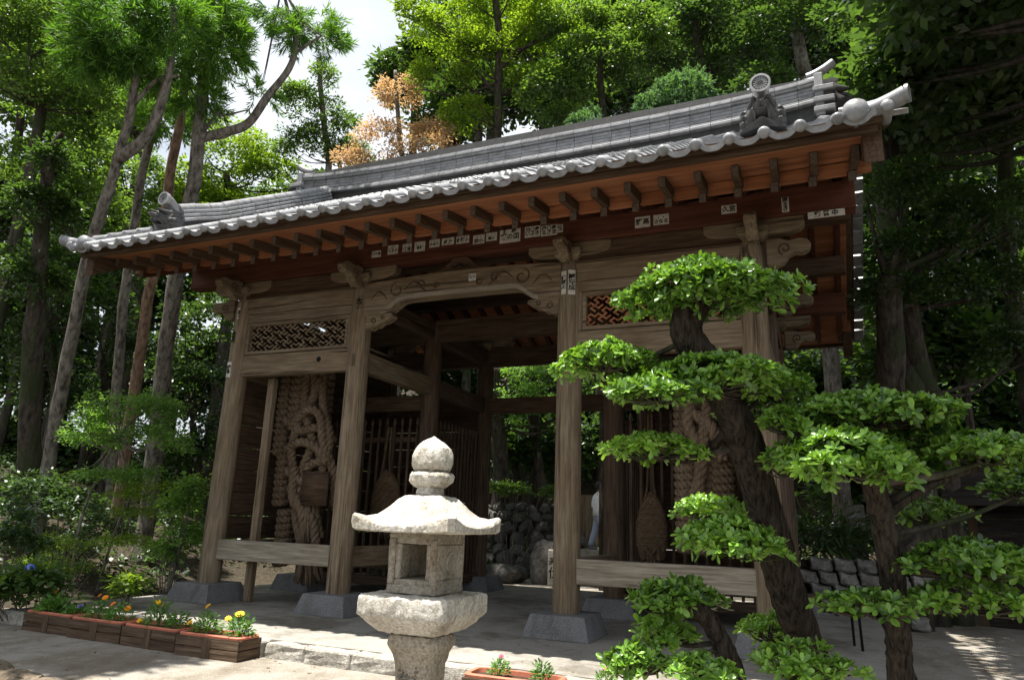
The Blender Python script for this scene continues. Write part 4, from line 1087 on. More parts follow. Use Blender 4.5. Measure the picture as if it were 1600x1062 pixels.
flowering('marigold', 'yellow marigold at the right end of the nearest boxed trough', (-1.10, -2.61, zs), .12, .20, [(.0, -.02, .25), (-.05, .0, .24), (-.16, -.03, .19)], PETY, 190, 3)
flowering('marigold', 'yellow marigold at the left end of the nearest boxed trough', (-1.58, -2.61, zs), .13, .19, [(-.02, 0, .29), (-.24, -.02, .10)], PETY, 180, 4)
flowering('marigold', 'taller yellow marigold in the third boxed trough', (-2.38, -2.56, zs), .13, .25, [(-.03, -.02, .27), (.05, 0, .25), (-.27, -.02, -.0+.05)], PETY, 200, 5)
flowering('marigold', 'small flowerless marigold beside the taller one', (-2.06, -2.56, zs), .10, .17, [], PETO, 130, 6)
flowering('marigold', 'orange marigold at the right end of the second boxed trough', (-3.06, -2.53, zs), .13, .17, [(-.13, .0, .19), (.12, 0, .16)], PETO, 150, 7)
flowering('marigold', 'dark green marigold at the left end of the second boxed trough', (-3.42, -2.53, zs), .13, .18, [(-.02, .0, .27), (.05, .02, .25)], PETO, 150, 8)
flowering('pansy', 'violet pansy at the right end of the far left trough', (-3.90, -2.48, zs), .12, .07, [(.1, -.02, .12), (.08, .03, .1)], PETV, 90, 9, .05, .014, .03)
flowering('leafy_seedling', 'bushy green seedling in the far left trough', (-4.32, -2.48, zs), .15, .16, [(-.05, .05, .24)], PETO, 200, 10, .06, .018)
flowering('pink_seedling', 'pink budded seedling at the left of the terracotta trough', (2.10, -2.86, zs), .07, .12, [(.02, 0, .17)], PETP, 110, 11, .045, .007, .022)
flowering('pink_seedling', 'green seedling at the right of the terracotta trough', (2.50, -2.84, zs), .07, .13, [], PETP, 110, 12, .045, .007)
flowering('pink_seedling', 'seedling in the trough half hidden by evergreen leaves', (3.08, -2.90, zs), .07, .13, [(.0, .02, .17)], PETP, 110, 13, .045, .007, .022)

# ------------------------------------------------------------------ the visitor behind the gate
SKIN = plain('skin', (0.42, 0.26, 0.18), .6, .3, .05); SHIRT = plain('white_cotton', (0.84, 0.85, 0.87), .9, .1, .05, 12, .3)
TROU = plain('pale_blue_cotton', (0.34, 0.39, 0.50), .9, .1, .06, 12, .3); HAIR = plain('black_hair', (0.012, 0.010, 0.009), .5, .4, .2, 60); SHOE = plain('grey_shoe', (.2, .2, .21), .7)
pp = at(931, 858, 19.0); per = empty('person', 'person in white shirt and pale trousers walking beyond the passage', 'person', (pp.x+.06, pp.y, .70), -0.9)
def ringbody(rings, name, mat, parent, n=16):
    "one continuous surface through elliptical rings (centre, rx, ry)"
    vs = []; fs = []
    for c, rx, ry in rings:
        for j in range(n): th = 2*PI*j/n; vs.append((c[0]+rx*math.cos(th), c[1]+ry*math.sin(th), c[2]))
    k = len(rings); fs = [(i*n+j, i*n+(j+1)%n, (i+1)*n+(j+1)%n, (i+1)*n+j) for i in range(k-1) for j in range(n)]+[tuple(range(n-1, -1, -1)), tuple((k-1)*n+j for j in range(n))]
    m = MB(); m.add(vs, fs); return m.build(name, mat, parent, smooth='all') if name else m
def skin_body(name, verts, edges, mat, parent, root=0):
    me = bpy.data.meshes.new(name); me.from_pydata([v[0] for v in verts], edges, []); o = put(name, me, parent)
    md = o.modifiers.new('skin', 'SKIN'); 
    if not me.skin_vertices: 
        bpy.context.view_layer.objects.active = o
    for sv, v in zip(me.skin_vertices[0].data, verts): sv.radius = (v[1], v[1] if len(v) < 3 else v[2])
    me.skin_vertices[0].data[root].use_root = True
    sb = o.modifiers.new('sub', 'SUBSURF'); sb.levels = 2; sb.render_levels = 2
    dg = bpy.context.evaluated_depsgraph_get(); me2 = bpy.data.meshes.new_from_object(o.evaluated_get(dg)); me2.name = name
    o.modifiers.clear(); o.data = me2; me2.materials.clear(); me2.materials.append(mat)
    me2.polygons.foreach_set('use_smooth', [True]*len(me2.polygons)); return o
bv = [((0,0,.95),.13,.10),((0,0,1.15),.13,.09),((0,0,1.36),.16,.10),((0,.01,1.46),.06,.06),((0,.02,1.53),.05,.05),((0,.03,1.60),.078,.085),((0,.025,1.68),.070,.08)]
be = [(0,1),(1,2),(2,3),(3,4),(4,5),(5,6)]
def chain(start, pts):
    prev = start
    for p in pts: bv.append(p); be.append((prev, len(bv)-1)); prev = len(bv)-1
    return prev
for s in (-1, 1):
    w = chain(2, [((s*.19,0,1.38),.055), ((s*.23,-.03 if s < 0 else .02,1.12),.042), ((s*.235,.06 if s < 0 else .12,.90),.030), ((s*.23,.075 if s < 0 else .14,.84),.034)])
    bx_, by_ = s*.23, (.075 if s < 0 else .14)
    for k in range(4): chain(w, [((bx_-s*.012, by_-.026+.018*k, .785),.0095), ((bx_-s*.018, by_-.024+.017*k, .745+.008*abs(k-1.4)),.008)])
    chain(w, [((bx_-s*.02, by_+.035, .815),.010), ((bx_-s*.028, by_+.042, .785),.009)])
    kk = .16*s; chain(0, [((s*.09,.0,.88),.088), ((s*.10,kk*.5+.03,.50),.062), ((s*.10,kk-.03,.11),.042), ((s*.10,kk+.02,.035),.04), ((s*.10,kk+.14,.03),.032)])
skin_body('body', bv, be, SKIN, per)
def cloth(name, mat, rings, limbs):
    m = ringbody(rings, None, None, None, 20)
    for pts, rr in limbs: P_ = smoothpath(pts, 5); m.tube(P_, interp(rr, len(P_)), 14)
    m.build(name, mat, per, smooth='all', amp=.006, freq=9)
arm = lambda s: ([(s*.13, 0, 1.405), (s*.205, -.005, 1.34), (s*.235, -.02 if s < 0 else .015, 1.20), (s*.24, -.02 if s < 0 else .03, 1.09)], [.07, .078, .074, .068])
cloth('shirt', SHIRT, [((0,0,.885),.19,.145), ((0,0,1.05),.18,.135), ((0,0,1.20),.185,.135), ((0,0,1.33),.195,.135), ((0,0,1.40),.17,.115), ((0,.01,1.45),.095,.09), ((0,.015,1.485),.066,.07)], [arm(-1), arm(1)])
leg_ = lambda s: ([(s*.085, 0, .90), (s*.095, .02, .78), (s*.10, .16*s*.5+.03, .50), (s*.10, .16*s-.02, .09)], [.105, .108, .086, .074])
cloth('trousers', TROU, [((0,0,.98),.165,.125), ((0,0,.90),.178,.134), ((0,0,.82),.165,.125), ((0,0,.76),.10,.09)], [leg_(-1), leg_(1)])
ringbody([((0,-.02,1.55),.05,.06),((0,-.015,1.60),.085,.088),((0,0,1.66),.094,.104),((0,.01,1.72),.088,.10),((0,.02,1.765),.055,.065),((0,.02,1.78),.01,.01)], 'hair', HAIR, per)
for s in (-1, 1):
    kk = .16*s; ringbody([((s*.10,kk+.05,.0),.045,.13),((s*.10,kk+.05,.03),.05,.135),((s*.10,kk+.03,.07),.043,.10),((s*.10,kk-.02,.10),.035,.045)], 'shoe', SHOE, per)

# low dark table beside the gate's right end
tb = at(1288, 930, 9.0); low = empty('low_table', 'low dark table in the shade behind the leaning trunk', 'table', (tb.x, tb.y, -.16), .2)
zt = tb.z+.16
m = MB(); m.box(-.42, .42, -.25, .25, zt-.03, zt); m.build('table_top', BROWN[0], low, bevel=.005)
for sx in (-1, 1):
    for sy in (-1, 1): m = MB(); m.tube([(sx*.36, sy*.2, 0), (sx*.34, sy*.18, zt-.03)], .016, 8); m.build('leg', INK, low)
# dark fence panel beyond the terrace
cp = at(925, 830, 22.0); fe = empty('ribbed_fence', 'grey ribbed fence panel behind the walking person', 'fence', (cp.x, cp.y, cp.z-1.0), .15)
for i in range(16):
    m = MB(); m.box(-.8+i*.1+.004, -.7+i*.1-.004, -.012, .012, 0, 2.1); m.build('fence_board', OLD[2], fe)
for z in (.4, 1.6): m = MB(); m.box(-.8, .8, .013, .05, z, z+.08); m.build('rail', OLD[0], fe)

# ------------------------------------------------------------------ vegetation
def unit(a): return a/np.maximum(np.linalg.norm(a, axis=1), 1e-9)[:, None]
def quads(p, t, b, ll, lw, wide=.5, bend=0.0):
    n = len(p); ll = np.asarray(ll).reshape(-1, 1); lw = np.asarray(lw).reshape(-1, 1)
    V = np.stack([p, p+t*ll*wide+b*lw*.5, p+t*ll, p+t*ll*wide-b*lw*.5], axis=1)
    return V.reshape(-1, 3)
def noise_keep(P, f, thr, seed):
    return np.array([mnoise.noise(Vector((p[0]*f+seed, p[1]*f, p[2]*f))) > thr for p in P])
def broad_cloud(clumps, ll, lw, dens, seed, per=24, spread=2.0, thr=-.12, tilt=.45):
    "sprays of leaves spread through the volume of a few crown lobes, with gaps between"
    rng = np.random.default_rng(seed); out = []
    for c, r in clumps:
        r = np.array(r, float); A = 4*PI*(((r[0]*r[1])**1.6+(r[0]*r[2])**1.6+(r[1]*r[2])**1.6)/3)**(1/1.6)
        ns = max(6, int(A*dens)); d = unit(rng.normal(size=(ns, 3))); d[:, 2] = np.where(d[:, 2] < -.35, -d[:, 2]*.7, d[:, 2])
        P = np.array(c)+d*r*(rng.uniform(.30, 1.08, (ns, 1))**.55)
        k = noise_keep(P, 1.1/max(.6, r.mean()*.55), thr, seed*1.7); P, d = P[k], d[k]
        if not len(P): continue
        n = len(P)*per; C = np.repeat(P, per, axis=0); D = np.repeat(d, per, axis=0)
        u = unit(rng.normal(size=(n, 3))*np.array([1, 1, .25])); rad = rng.uniform(0, 1, (n, 1))**.6*ll*spread
        sl = np.repeat(rng.uniform(-.35, .35, (len(P), 2)), per, axis=0)
        off = u*rad; off[:, 2:3] += (off[:, :2]*sl).sum(axis=1)[:, None] - rad*rad/(ll*spread)*.35
        p = C+off; t = unit(u*1.0+D*.35+rng.normal(size=(n, 3))*.35+np.array([0, 0, -.18]))
        nrm = unit(np.array([0, 0, 1.0])+D*.35+rng.normal(size=(n, 3))*tilt); b = unit(np.cross(nrm, t))
        s = rng.uniform(.65, 1.25, n); out.append(quads(p, t, b, ll*s, lw*s, .48))
    V = np.concatenate(out); return V, np.arange(len(V)).reshape(-1, 4)
def needle_cloud(clumps, ll, lw, dens, seed, per=34, thr=-.1, droop=.3):
    "tufts of hanging needle shoots"
    rng = np.random.default_rng(seed); out = []
    for c, r in clumps:
        r = np.array(r, float); A = 4*PI*(((r[0]*r[1])**1.6+(r[0]*r[2])**1.6+(r[1]*r[2])**1.6)/3)**(1/1.6)
        ns = max(5, int(A*dens)); d = unit(rng.normal(size=(ns, 3))); P = np.array(c)+d*r*(rng.uniform(.25, 1.0, (ns, 1))**.6)
        k = noise_keep(P, 1.2, thr, seed*2.3); P, d = P[k], d[k]
        if not len(P): continue
        n = len(P)*per; ax = unit(d+rng.normal(size=d.shape)*.4+np.array([0, 0, -.05]))
        C = np.repeat(P, per, axis=0); AX = np.repeat(ax, per, axis=0); f = rng.uniform(0, 1, (n, 1))
        p = C+AX*f*ll*1.5; p[:, 2:3] -= f*f*ll*droop
        t = unit(AX*.9+rng.normal(size=(n, 3))*.55+np.array([0, 0, -.12])); b = unit(np.cross(t, rng.normal(size=(n, 3))))
        s = rng.uniform(.6, 1.2, n); out.append(quads(p, t, b, ll*s, np.full(n, lw), .45))
    V = np.concatenate(out); return V, np.arange(len(V)).reshape(-1, 4)
def PXC(lst, d, flat=1.0):
    "crown lobes given as picture position and radius at a depth -> centre and real radii"
    out = []
    for q in lst:
        px, py, rx, ry = q[:4]; dd = d+(q[4] if len(q) > 4 else 0); k = dd/FPX
        out.append((tuple(at(px, py, dd)), (rx*k, max(rx, ry)*k*.9, ry*k*flat)))
    return out
def stem_path(lst, d): return [at(q[0], q[1], d+(q[2] if len(q) > 2 else 0)) for q in lst]
def limb(m, pts, r0, r1, n=10, wob=.0, knot=0.12):
    P = smoothpath(pts, 5); k = len(P); rr = [r0+(r1-r0)*i/(k-1) for i in range(k)]
    rr = [r*(1+knot*mnoise.noise(Vector((p.x*1.3, p.y*1.3, p.z*1.9)))) for r, p in zip(rr, P)]
    P = [p+Vector((mnoise.noise(p*1.1), mnoise.noise(p*1.1+Vector((5, 0, 0))), 0))*wob for p in P]
    m.tube(P, rr, n); return P
def twigs(m, origin, clumps, r, rng, n=3, path=None):
    for c, rad in clumps:
        c = Vector(c)
        if path:      # leave the trunk somewhere below the lobe it carries
            below = [p for p in path if p.z < c.z-.25*(p-c).length and p.z > path[0].z+.35*(path[-1].z-path[0].z)] or path[-2:]
            origin = min(below, key=lambda p: (p-c).length)
        for i in range(n):
            e = c+Vector((rng.uniform(-.7, .7)*rad[0], rng.uniform(-.7, .7)*rad[1], rng.uniform(-.3, .7)*rad[2])); mid = origin.lerp(e, .5)+Vector((0, 0, -.12*(e-origin).length+rng.uniform(-.2, .2)))
            limb(m, [origin, mid, e], r, r*.25, 6)
def tree(name, label, trunk, crown, d, rpx, leaf, mat, barkm, dens=9, ll=.15, lw=.08, seed=1, cat='tree', group=None, branches=(), needle=False, ground=True, thr=-.12, nt=2, fork=None):
    rng = np.random.default_rng(seed+100)
    tp = stem_path(trunk, d); k = d/FPX
    base = tp[0].copy()
    if ground: base.z = min(base.z, H(base.x, base.y))-.15; tp = ([base] if (tp[0]-base).length > .3 else [])+tp
    root = empty(name, label, cat, (base.x, base.y, base.z), group=group)
    inv = Matrix.Translation(base).inverted()
    m = MB(); P = limb(m, tp, rpx[0]*k, rpx[1]*k, 14, .05)
    for pts, a, b in branches: limb(m, stem_path(pts, d), a*k, b*k, 9, .03)
    cl = PXC(crown, d) if crown else []
    if cl and nt: twigs(m, tp[-1], cl, max(.018, rpx[1]*k*.35), rng, nt, P)
    o = m.build('trunk', barkm, root, smooth='all'); o.matrix_parent_inverse = inv
    if cl:
        V, F = (needle_cloud if needle else broad_cloud)(cl, ll, lw, dens, seed, thr=thr)
        o = put('crown', np_mesh('crown', V, F, mat), root); o.matrix_parent_inverse = inv
    return root

# --- left wood, nearest first
tree('cedar_tree', 'ivy-clad trunk with a snapped top at the far left', [(46, 812), (50, 600), (62, 400), (80, 255), (97, 208)], [(70, 330, 26, 60), (55, 450, 26, 60), (85, 250, 20, 30)], 15, (19, 4), 0, L_DARK, B_DARK, 42, .10, .06, 21, nt=0, thr=-.3)
tree('cedar_tree', 'leaning forked cedar with bright tufts above the left eave', [(62, 812), (92, 640), (128, 450), (160, 320), (186, 246), (205, 160), (212, 90), (210, 20)],
     [(205, 60, 62, 45), (150, 75, 40, 40), (250, 95, 38, 32), (180, 15, 60, 30), (262, 30, 50, 38)], 14.0, (11.5, 4.5), 0, L_CON, B_GREY, 44, .24, .024, 22,
     branches=[([(184, 250), (228, 215), (255, 150), (270, 70), (272, 10)], 10, 5), ([(205, 165), (245, 125), (280, 118)], 4, 2)], needle=True)
tree('slender_tree', 'slim pale trunk between the forked cedar and the reddish one', [(172, 790), (190, 520), (212, 340), (236, 215), (250, 170)], [(262, 185, 34, 26), (225, 130, 30, 30)], 17, (8, 5.5), 0, L_CON, B_GREY, 40, .20, .024, 23, needle=True)
tree('red_pine', 'pine with reddish bark behind the left roof corner', [(184, 790), (222, 530), (246, 400), (268, 270), (284, 180), (292, 90)], [(285, 70, 45, 40), (300, 20, 50, 30)], 16, (9.5, 6), 0, L_CON, B_RED, 40, .20, .024, 24, needle=True)
tree('tall_cedar', 'stout grey cedar with a long branch bending over the roof', [(232, 800), (255, 600), (275, 430), (298, 310), (311, 210), (319, 110), (326, 20), (328, -60)],
     [(338, 72, 44, 38), (322, 20, 50, 34), (310, 150, 22, 30)], 15, (14, 7.5), 0, L_CON, B_GREY, 50, .24, .024, 25, needle=True,
     branches=[([(311, 216), (350, 207), (388, 194), (418, 152), (452, 108), (462, 66), (452, 18)], 8.5, 3.5), ([(452, 92), (478, 72), (505, 55)], 3, 1.5), ([(385, 195), (352, 214), (335, 216)], 3, 1.5),
               ([(318, 150), (340, 180), (390, 172)], 3, 1), ([(300, 230), (330, 190), (345, 172)], 4, 2)], fork=(322, 60))
tree('cedar_bough', 'tufted cedar crown hanging against the sky above the ridge', [(452, 108), (462, 66), (452, 18), (440, -30)], [(492, 48, 36, 24), (440, 14, 34, 18), (458, 52, 20, 18), (515, 70, 22, 15), (408, 148, 14, 12)], 15, (3.6, 2.2), 0, L_CON, B_GREY, 46, .20, .022, 26, needle=True, ground=False, nt=3)
# leafy mass behind
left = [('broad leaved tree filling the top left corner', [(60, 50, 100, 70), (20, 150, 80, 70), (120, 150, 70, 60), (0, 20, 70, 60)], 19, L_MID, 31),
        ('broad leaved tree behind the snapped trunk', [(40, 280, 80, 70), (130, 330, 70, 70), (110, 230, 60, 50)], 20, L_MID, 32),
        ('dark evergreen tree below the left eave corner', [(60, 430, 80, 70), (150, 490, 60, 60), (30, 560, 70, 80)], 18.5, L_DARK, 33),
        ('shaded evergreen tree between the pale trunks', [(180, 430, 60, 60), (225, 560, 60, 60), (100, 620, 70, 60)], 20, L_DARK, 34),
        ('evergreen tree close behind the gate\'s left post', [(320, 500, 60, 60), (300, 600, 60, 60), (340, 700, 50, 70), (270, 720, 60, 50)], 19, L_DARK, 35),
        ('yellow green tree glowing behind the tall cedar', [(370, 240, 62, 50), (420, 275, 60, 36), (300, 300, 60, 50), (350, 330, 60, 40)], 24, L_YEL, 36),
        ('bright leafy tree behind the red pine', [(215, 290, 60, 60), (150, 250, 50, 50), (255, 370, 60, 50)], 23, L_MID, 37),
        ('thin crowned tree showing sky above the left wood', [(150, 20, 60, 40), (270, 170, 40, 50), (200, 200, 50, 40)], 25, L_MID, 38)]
for i, (lab, cr, d, mt, sd) in enumerate(left):
    cx = sum(c[0] for c in cr)/len(cr); cy = max(c[1] for c in cr)
    tree('broadleaf_tree', lab, [(cx+10, cy+60), (cx, cy), (cx-6, cy-60)], cr, d, (10, 5), 0, mt, B_DARK, 12.5, .125, .07, sd, group='trees of the left wood', nt=3)
tree('feathery_tree', 'slender feathery green tree standing against the sky', [(512, 300), (506, 200), (500, 120), (498, 92)], [(470, 160, 36, 40), (520, 190, 36, 42), (500, 120, 26, 24), (455, 225, 36, 30), (540, 240, 34, 30), (490, 230, 40, 36)], 23, (6, 3), 0, L_MID, B_GREY, 20, .115, .052, 41, thr=-.05, nt=3,
     branches=[([(535, 290), (528, 250), (505, 215)], 4, 2)])
tree('dead_tree', 'dried brown leaved tree behind the ridge', [(640, 330), (628, 240), (620, 150), (618, 110)], [(620, 150, 36, 36), (595, 215, 42, 30), (672, 215, 40, 32), (555, 250, 34, 22), (640, 245, 50, 24), (700, 240, 34, 22)], 21.5, (5, 2.5), 0, L_BRN, B_GREY, 22, .10, .042, 42, thr=-.02, nt=4)
tree('tall_tree', 'tall spreading tree with yellow green light in its crown above the roof', [(768, 330), (776, 200), (780, 80), (772, -40)], [(690, 50, 62, 34), (650, 25, 44, 30), (745, 95, 60, 40), (690, 118, 56, 26), (850, 55, 66, 44), (790, 5, 90, 34), (735, 180, 50, 26), (830, 130, 46, 34)], 21, (9, 5), 0, L_YEL, B_DARK, 19, .115, .06, 43, thr=-.04, nt=4,
     branches=[([(777, 150), (730, 100), (690, 72)], 4, 1.5), ([(779, 110), (820, 75), (870, 50)], 4, 1.5), ([(778, 130), (720, 150), (660, 140)], 3, 1)])
tree('round_tree', 'dense mid green tree at the middle of the wood behind the ridge', [(945, 260), (940, 150), (935, 60)], [(930, 110, 80, 56), (865, 150, 54, 40), (985, 60, 66, 54), (890, 190, 52, 26), (900, 40, 60, 40)], 20, (8, 4), 0, L_MID, B_DARK, 20, .11, .06, 44, thr=-.16)
tree('blue_conifer', 'bluish green conifer bush just above the ridge', [(1065, 240), (1068, 170), (1070, 130)], [(1070, 150, 52, 32), (1015, 178, 34, 22), (1120, 172, 36, 24), (930, 192, 36, 16), (975, 188, 30, 18)], 16.5, (5, 3), 0, L_BLUE, B_DARK, 90, .11, .024, 45, needle=True, thr=-.3)
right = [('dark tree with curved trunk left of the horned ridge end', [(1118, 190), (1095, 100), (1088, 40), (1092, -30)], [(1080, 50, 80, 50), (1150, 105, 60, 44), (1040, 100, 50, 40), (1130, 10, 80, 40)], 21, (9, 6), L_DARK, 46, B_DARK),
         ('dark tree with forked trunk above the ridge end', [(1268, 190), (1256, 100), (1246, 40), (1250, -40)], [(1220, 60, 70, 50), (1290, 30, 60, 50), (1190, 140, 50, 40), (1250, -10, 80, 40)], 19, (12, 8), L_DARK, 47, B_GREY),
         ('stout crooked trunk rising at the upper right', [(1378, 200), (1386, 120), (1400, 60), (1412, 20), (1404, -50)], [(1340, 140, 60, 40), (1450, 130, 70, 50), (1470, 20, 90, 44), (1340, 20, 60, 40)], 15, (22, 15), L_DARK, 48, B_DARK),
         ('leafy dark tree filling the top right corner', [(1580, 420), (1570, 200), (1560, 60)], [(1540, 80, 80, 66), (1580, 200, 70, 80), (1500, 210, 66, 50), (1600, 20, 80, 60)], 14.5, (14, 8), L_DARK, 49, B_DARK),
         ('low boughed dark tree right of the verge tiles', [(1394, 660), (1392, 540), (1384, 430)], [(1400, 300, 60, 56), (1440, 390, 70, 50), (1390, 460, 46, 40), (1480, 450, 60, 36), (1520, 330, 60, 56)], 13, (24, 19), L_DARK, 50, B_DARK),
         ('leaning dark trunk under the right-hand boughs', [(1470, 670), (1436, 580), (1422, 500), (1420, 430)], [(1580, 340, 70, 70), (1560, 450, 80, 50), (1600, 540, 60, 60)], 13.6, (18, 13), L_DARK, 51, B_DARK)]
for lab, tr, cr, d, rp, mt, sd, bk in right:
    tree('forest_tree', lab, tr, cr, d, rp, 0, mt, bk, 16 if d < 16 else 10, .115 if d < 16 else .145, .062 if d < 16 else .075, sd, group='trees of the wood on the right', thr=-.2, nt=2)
tree('maple_tree', 'young maple with drooping leaves seen through the passage', [(783, 790), (780, 700), (776, 640), (770, 570)], [(815, 620, 48, 26), (865, 640, 44, 24), (790, 660, 30, 20), (840, 585, 60, 24)], 21.5, (15, 10), 0, L_MAP, B_DARK, 16, .11, .055, 52, nt=3)
tree('forest_tree', 'dark trunk on the bank left of the passage middle', [(849, 800), (838, 720), (832, 640), (828, 560)], [(850, 540, 60, 40), (900, 600, 50, 50)], 22.5, (11, 8), 0, L_DARK, B_DARK, 10, .13, .07, 53, group='trees of the wood on the right')
# far wood closing the view
far = [(640, 120, 60, 60, 34), (760, 60, 110, 90, 33), (900, 60, 110, 100, 34), (1040, 40, 110, 100, 33), (1180, 60, 110, 110, 32), (1320, 60, 110, 120, 31), (1460, 80, 110, 130, 30), (1590, 120, 100, 150, 28),
       (1400, 330, 110, 120, 26), (1540, 380, 110, 120, 25), (700, 190, 60, 40, 30), (20, 100, 120, 120, 30), (160, 160, 110, 110, 31), (60, 330, 120, 120, 29), (180, 400, 110, 110, 30), (300, 330, 60, 60, 33),
       (50, 560, 110, 120, 28), (190, 600, 110, 100, 28), (330, 600, 80, 120, 29), (330, 760, 90, 90, 26), (840, 640, 120, 80, 30), (980, 660, 120, 90, 28), (1150, 620, 120, 120, 27), (1300, 620, 120, 110, 25), (1460, 590, 120, 110, 22), (1580, 640, 100, 120, 20), (10, 690, 90, 70, 24), (110, 720, 90, 70, 25), (250, 740, 90, 70, 24), (800, 700, 70, 50, 23), (890, 700, 70, 60, 24), (1380, 760, 110, 80, 18), (1520, 760, 110, 80, 17), (1330, 430, 90, 100, 24), (1480, 250, 120, 110, 22), (1600, 480, 90, 110, 18), (1250, 250, 120, 90, 30), (560, 300, 90, 40, 36), (420, 330, 90, 50, 34), (660, 520, 80, 60, 26), (580, 620, 80, 70, 26), (720, 600, 80, 60, 27), (450, 420, 90, 60, 28), (450, 600, 90, 90, 26), (1000, 560, 90, 60, 26), (840, 150, 80, 60, 28), (930, 160, 80, 50, 27), (1010, 130, 80, 60, 28), (740, 150, 70, 60, 28), (690, 90, 60, 60, 30), (1100, 130, 80, 60, 27), (100, 420, 90, 70, 24), (250, 470, 80, 70, 25), (20, 470, 80, 80, 23), (1440, 470, 70, 60, 17), (1500, 540, 80, 70, 17), (1400, 560, 60, 60, 19)]
def zone_label(px, py):
    if px < 350: return 'dim tree deep in the wood behind the upper left trunks' if py < 450 else 'dim tree low in the wood behind the left shrubs'
    if px < 620 and py < 380: return 'dim tree low behind the left end of the ridge'
    if py < 300: return 'dim tree deep in the wood above the middle of the ridge' if px < 1150 else 'dim tree deep in the wood at the upper right'
    if px > 1250: return 'dim tree deep in the shade right of the verge tiles' if py < 560 else 'dim tree low behind the pruned evergreens'
    return 'dim tree glimpsed between the timbers of the gate passage'
for i, (px, py, rx, ry, d) in enumerate(far):
    tree('distant_tree', zone_label(px, py), [(px+8, py+ry), (px, py), (px, py-ry*.6)], [(px-rx*.4, py, rx*.6, ry*.7), (px+rx*.4, py-ry*.2, rx*.6, ry*.7), (px, py+ry*.35, rx*.7, ry*.6)], d, (7, 4), 0, L_DARK if px > 350 or py > 300 else L_MID, B_DARK, 4.0, .29, .17, 200+i, group='trees deep in the wood', nt=2, thr=-.2)  # low left trees take the darker leaf too, imitating shade by colour
# unseen trees out of view, crown lobes placed to shade drive and right-hand ground
shade = [('tall camphor crown shading the left of the drive', (-8.5, -5.5), [((-6.8, -5.2, 11.8), (2.4, 1.7, 1.0)), ((-4.9, -5.4, 12.2), (2.0, 1.3, .9)), ((-3.9, -5.2, 12.6), (1.2, 1.0, .7))], 71),
         ('unseen evergreen crown placed to shade the right of the gate', (9.8, -1.5), [((8.4, -2.6, 9.6), (2.6, 2.2, 1.2)), ((8.2, 1.2, 10.2), (2.6, 2.6, 1.3)), ((8.6, 5.0, 9.8), (2.9, 2.6, 1.3)), ((6.9, -4.6, 10.5), (1.3, 1.2, .7)), ((5.15, -6.4, 10.8), (1.05, 1.1, .6)), ((7.4, .3, 9.2), (1.6, 1.8, .9)), ((7.3, 3.6, 9.2), (1.7, 1.8, .9)), ((6.6, 8.5, 10.2), (3, 2.4, 1.3)), ((10.5, 2.5, 10), (2.4, 3.4, 1.3)), ((4.8, -5.75, 10.8), (1.3, .55, .5))], 72)]
for lab, (bx, by), cl, sd in shade:
    root = empty('shade_tree', lab, 'tree', (bx, by, H(bx, by)-.1)); inv = Matrix.Translation(root.location).inverted(); m = MB(); rng = np.random.default_rng(sd)
    tp = Vector((bx+.1, by+.2, 8.0)); limb(m, [root.location, Vector((bx, by+.1, 4)), tp], .34, .2, 12); twigs(m, tp, cl, .09, rng, 4)
    m.build('trunk', B_DARK, root, smooth='all').matrix_parent_inverse = inv
    V, F = broad_cloud(cl, .22, .13, 8.5, sd, thr=-.3); put('crown', np_mesh('crown', V, F, L_DARK), root).matrix_parent_inverse = inv

# --- shrubs and low plants at the left
def shrub(name, label, clumps, d, mat, dens, ll, lw, seed, stem=None, cat='shrub', thr=-.2, per=18, tilt=.4):
    cl = PXC(clumps, d); c0 = Vector(cl[0][0]); base = Vector((c0.x, c0.y, min(H(c0.x, c0.y), c0.z)-.05)); root = empty(name, label, cat, base); inv = Matrix.Translation(base).inverted()
    m = MB(); rng = np.random.default_rng(seed)
    if stem: P = limb(m, stem_path(stem, d), .028, .012, 8); o_ = P[-1]
    else: o_ = base
    twigs(m, o_, cl, .014, rng, 4); m.build('stem', B_GREY, root, smooth='all').matrix_parent_inverse = inv
    V, F = broad_cloud(cl, ll, lw, dens, seed, per=per, thr=thr, tilt=tilt); put('leaves', np_mesh('leaves', V, F, mat), root).matrix_parent_inverse = inv
    return root
shrub('maple_shrub', 'airy pale green maple shrub in front of the pale trunks', [(200, 640, 80, 34), (140, 690, 56, 22), (240, 690, 70, 34), (180, 665, 66, 26), (225, 745, 60, 20), (160, 745, 50, 18), (250, 640, 40, 24)], 11.2, L_MAP, 46, .055, .03, 81, [(112, 890), (130, 800), (160, 730), (185, 680)], thr=-.1)
shrub('layered_shrub', 'layered green shrub with level sprays above the planters', [(200, 775, 44, 10), (215, 800, 40, 9), (195, 845, 48, 10), (235, 760, 30, 10)], 11.0, L_YEL, 60, .06, .02, 82, [(150, 930), (170, 860), (195, 790)], thr=-.25)
shrub('leafy_bush', 'round leafy bush beside the left gate post', [(280, 790, 34, 34), (290, 840, 34, 34), (255, 860, 36, 26), (300, 760, 22, 20)], 12.3, L_MAP, 44, .085, .05, 83)
shrub('leafy_bush', 'dark bush deep under the left trees', [(110, 790, 60, 36), (60, 770, 50, 40), (160, 830, 50, 36)], 13.2, L_DARK, 24, .09, .05, 84)
shrub('camellia_bush', 'glossy camellia bush at the left edge', [(14, 815, 36, 34), (-10, 850, 40, 40), (40, 850, 34, 26)], 10.2, L_DARK, 34, .085, .05, 85)
shrub('fern_patch', 'pale feathery ferns behind the hydrangea', [(95, 850, 40, 14), (60, 880, 40, 16), (140, 885, 34, 12)], 10.6, L_YEL, 60, .09, .014, 86, thr=-.3)
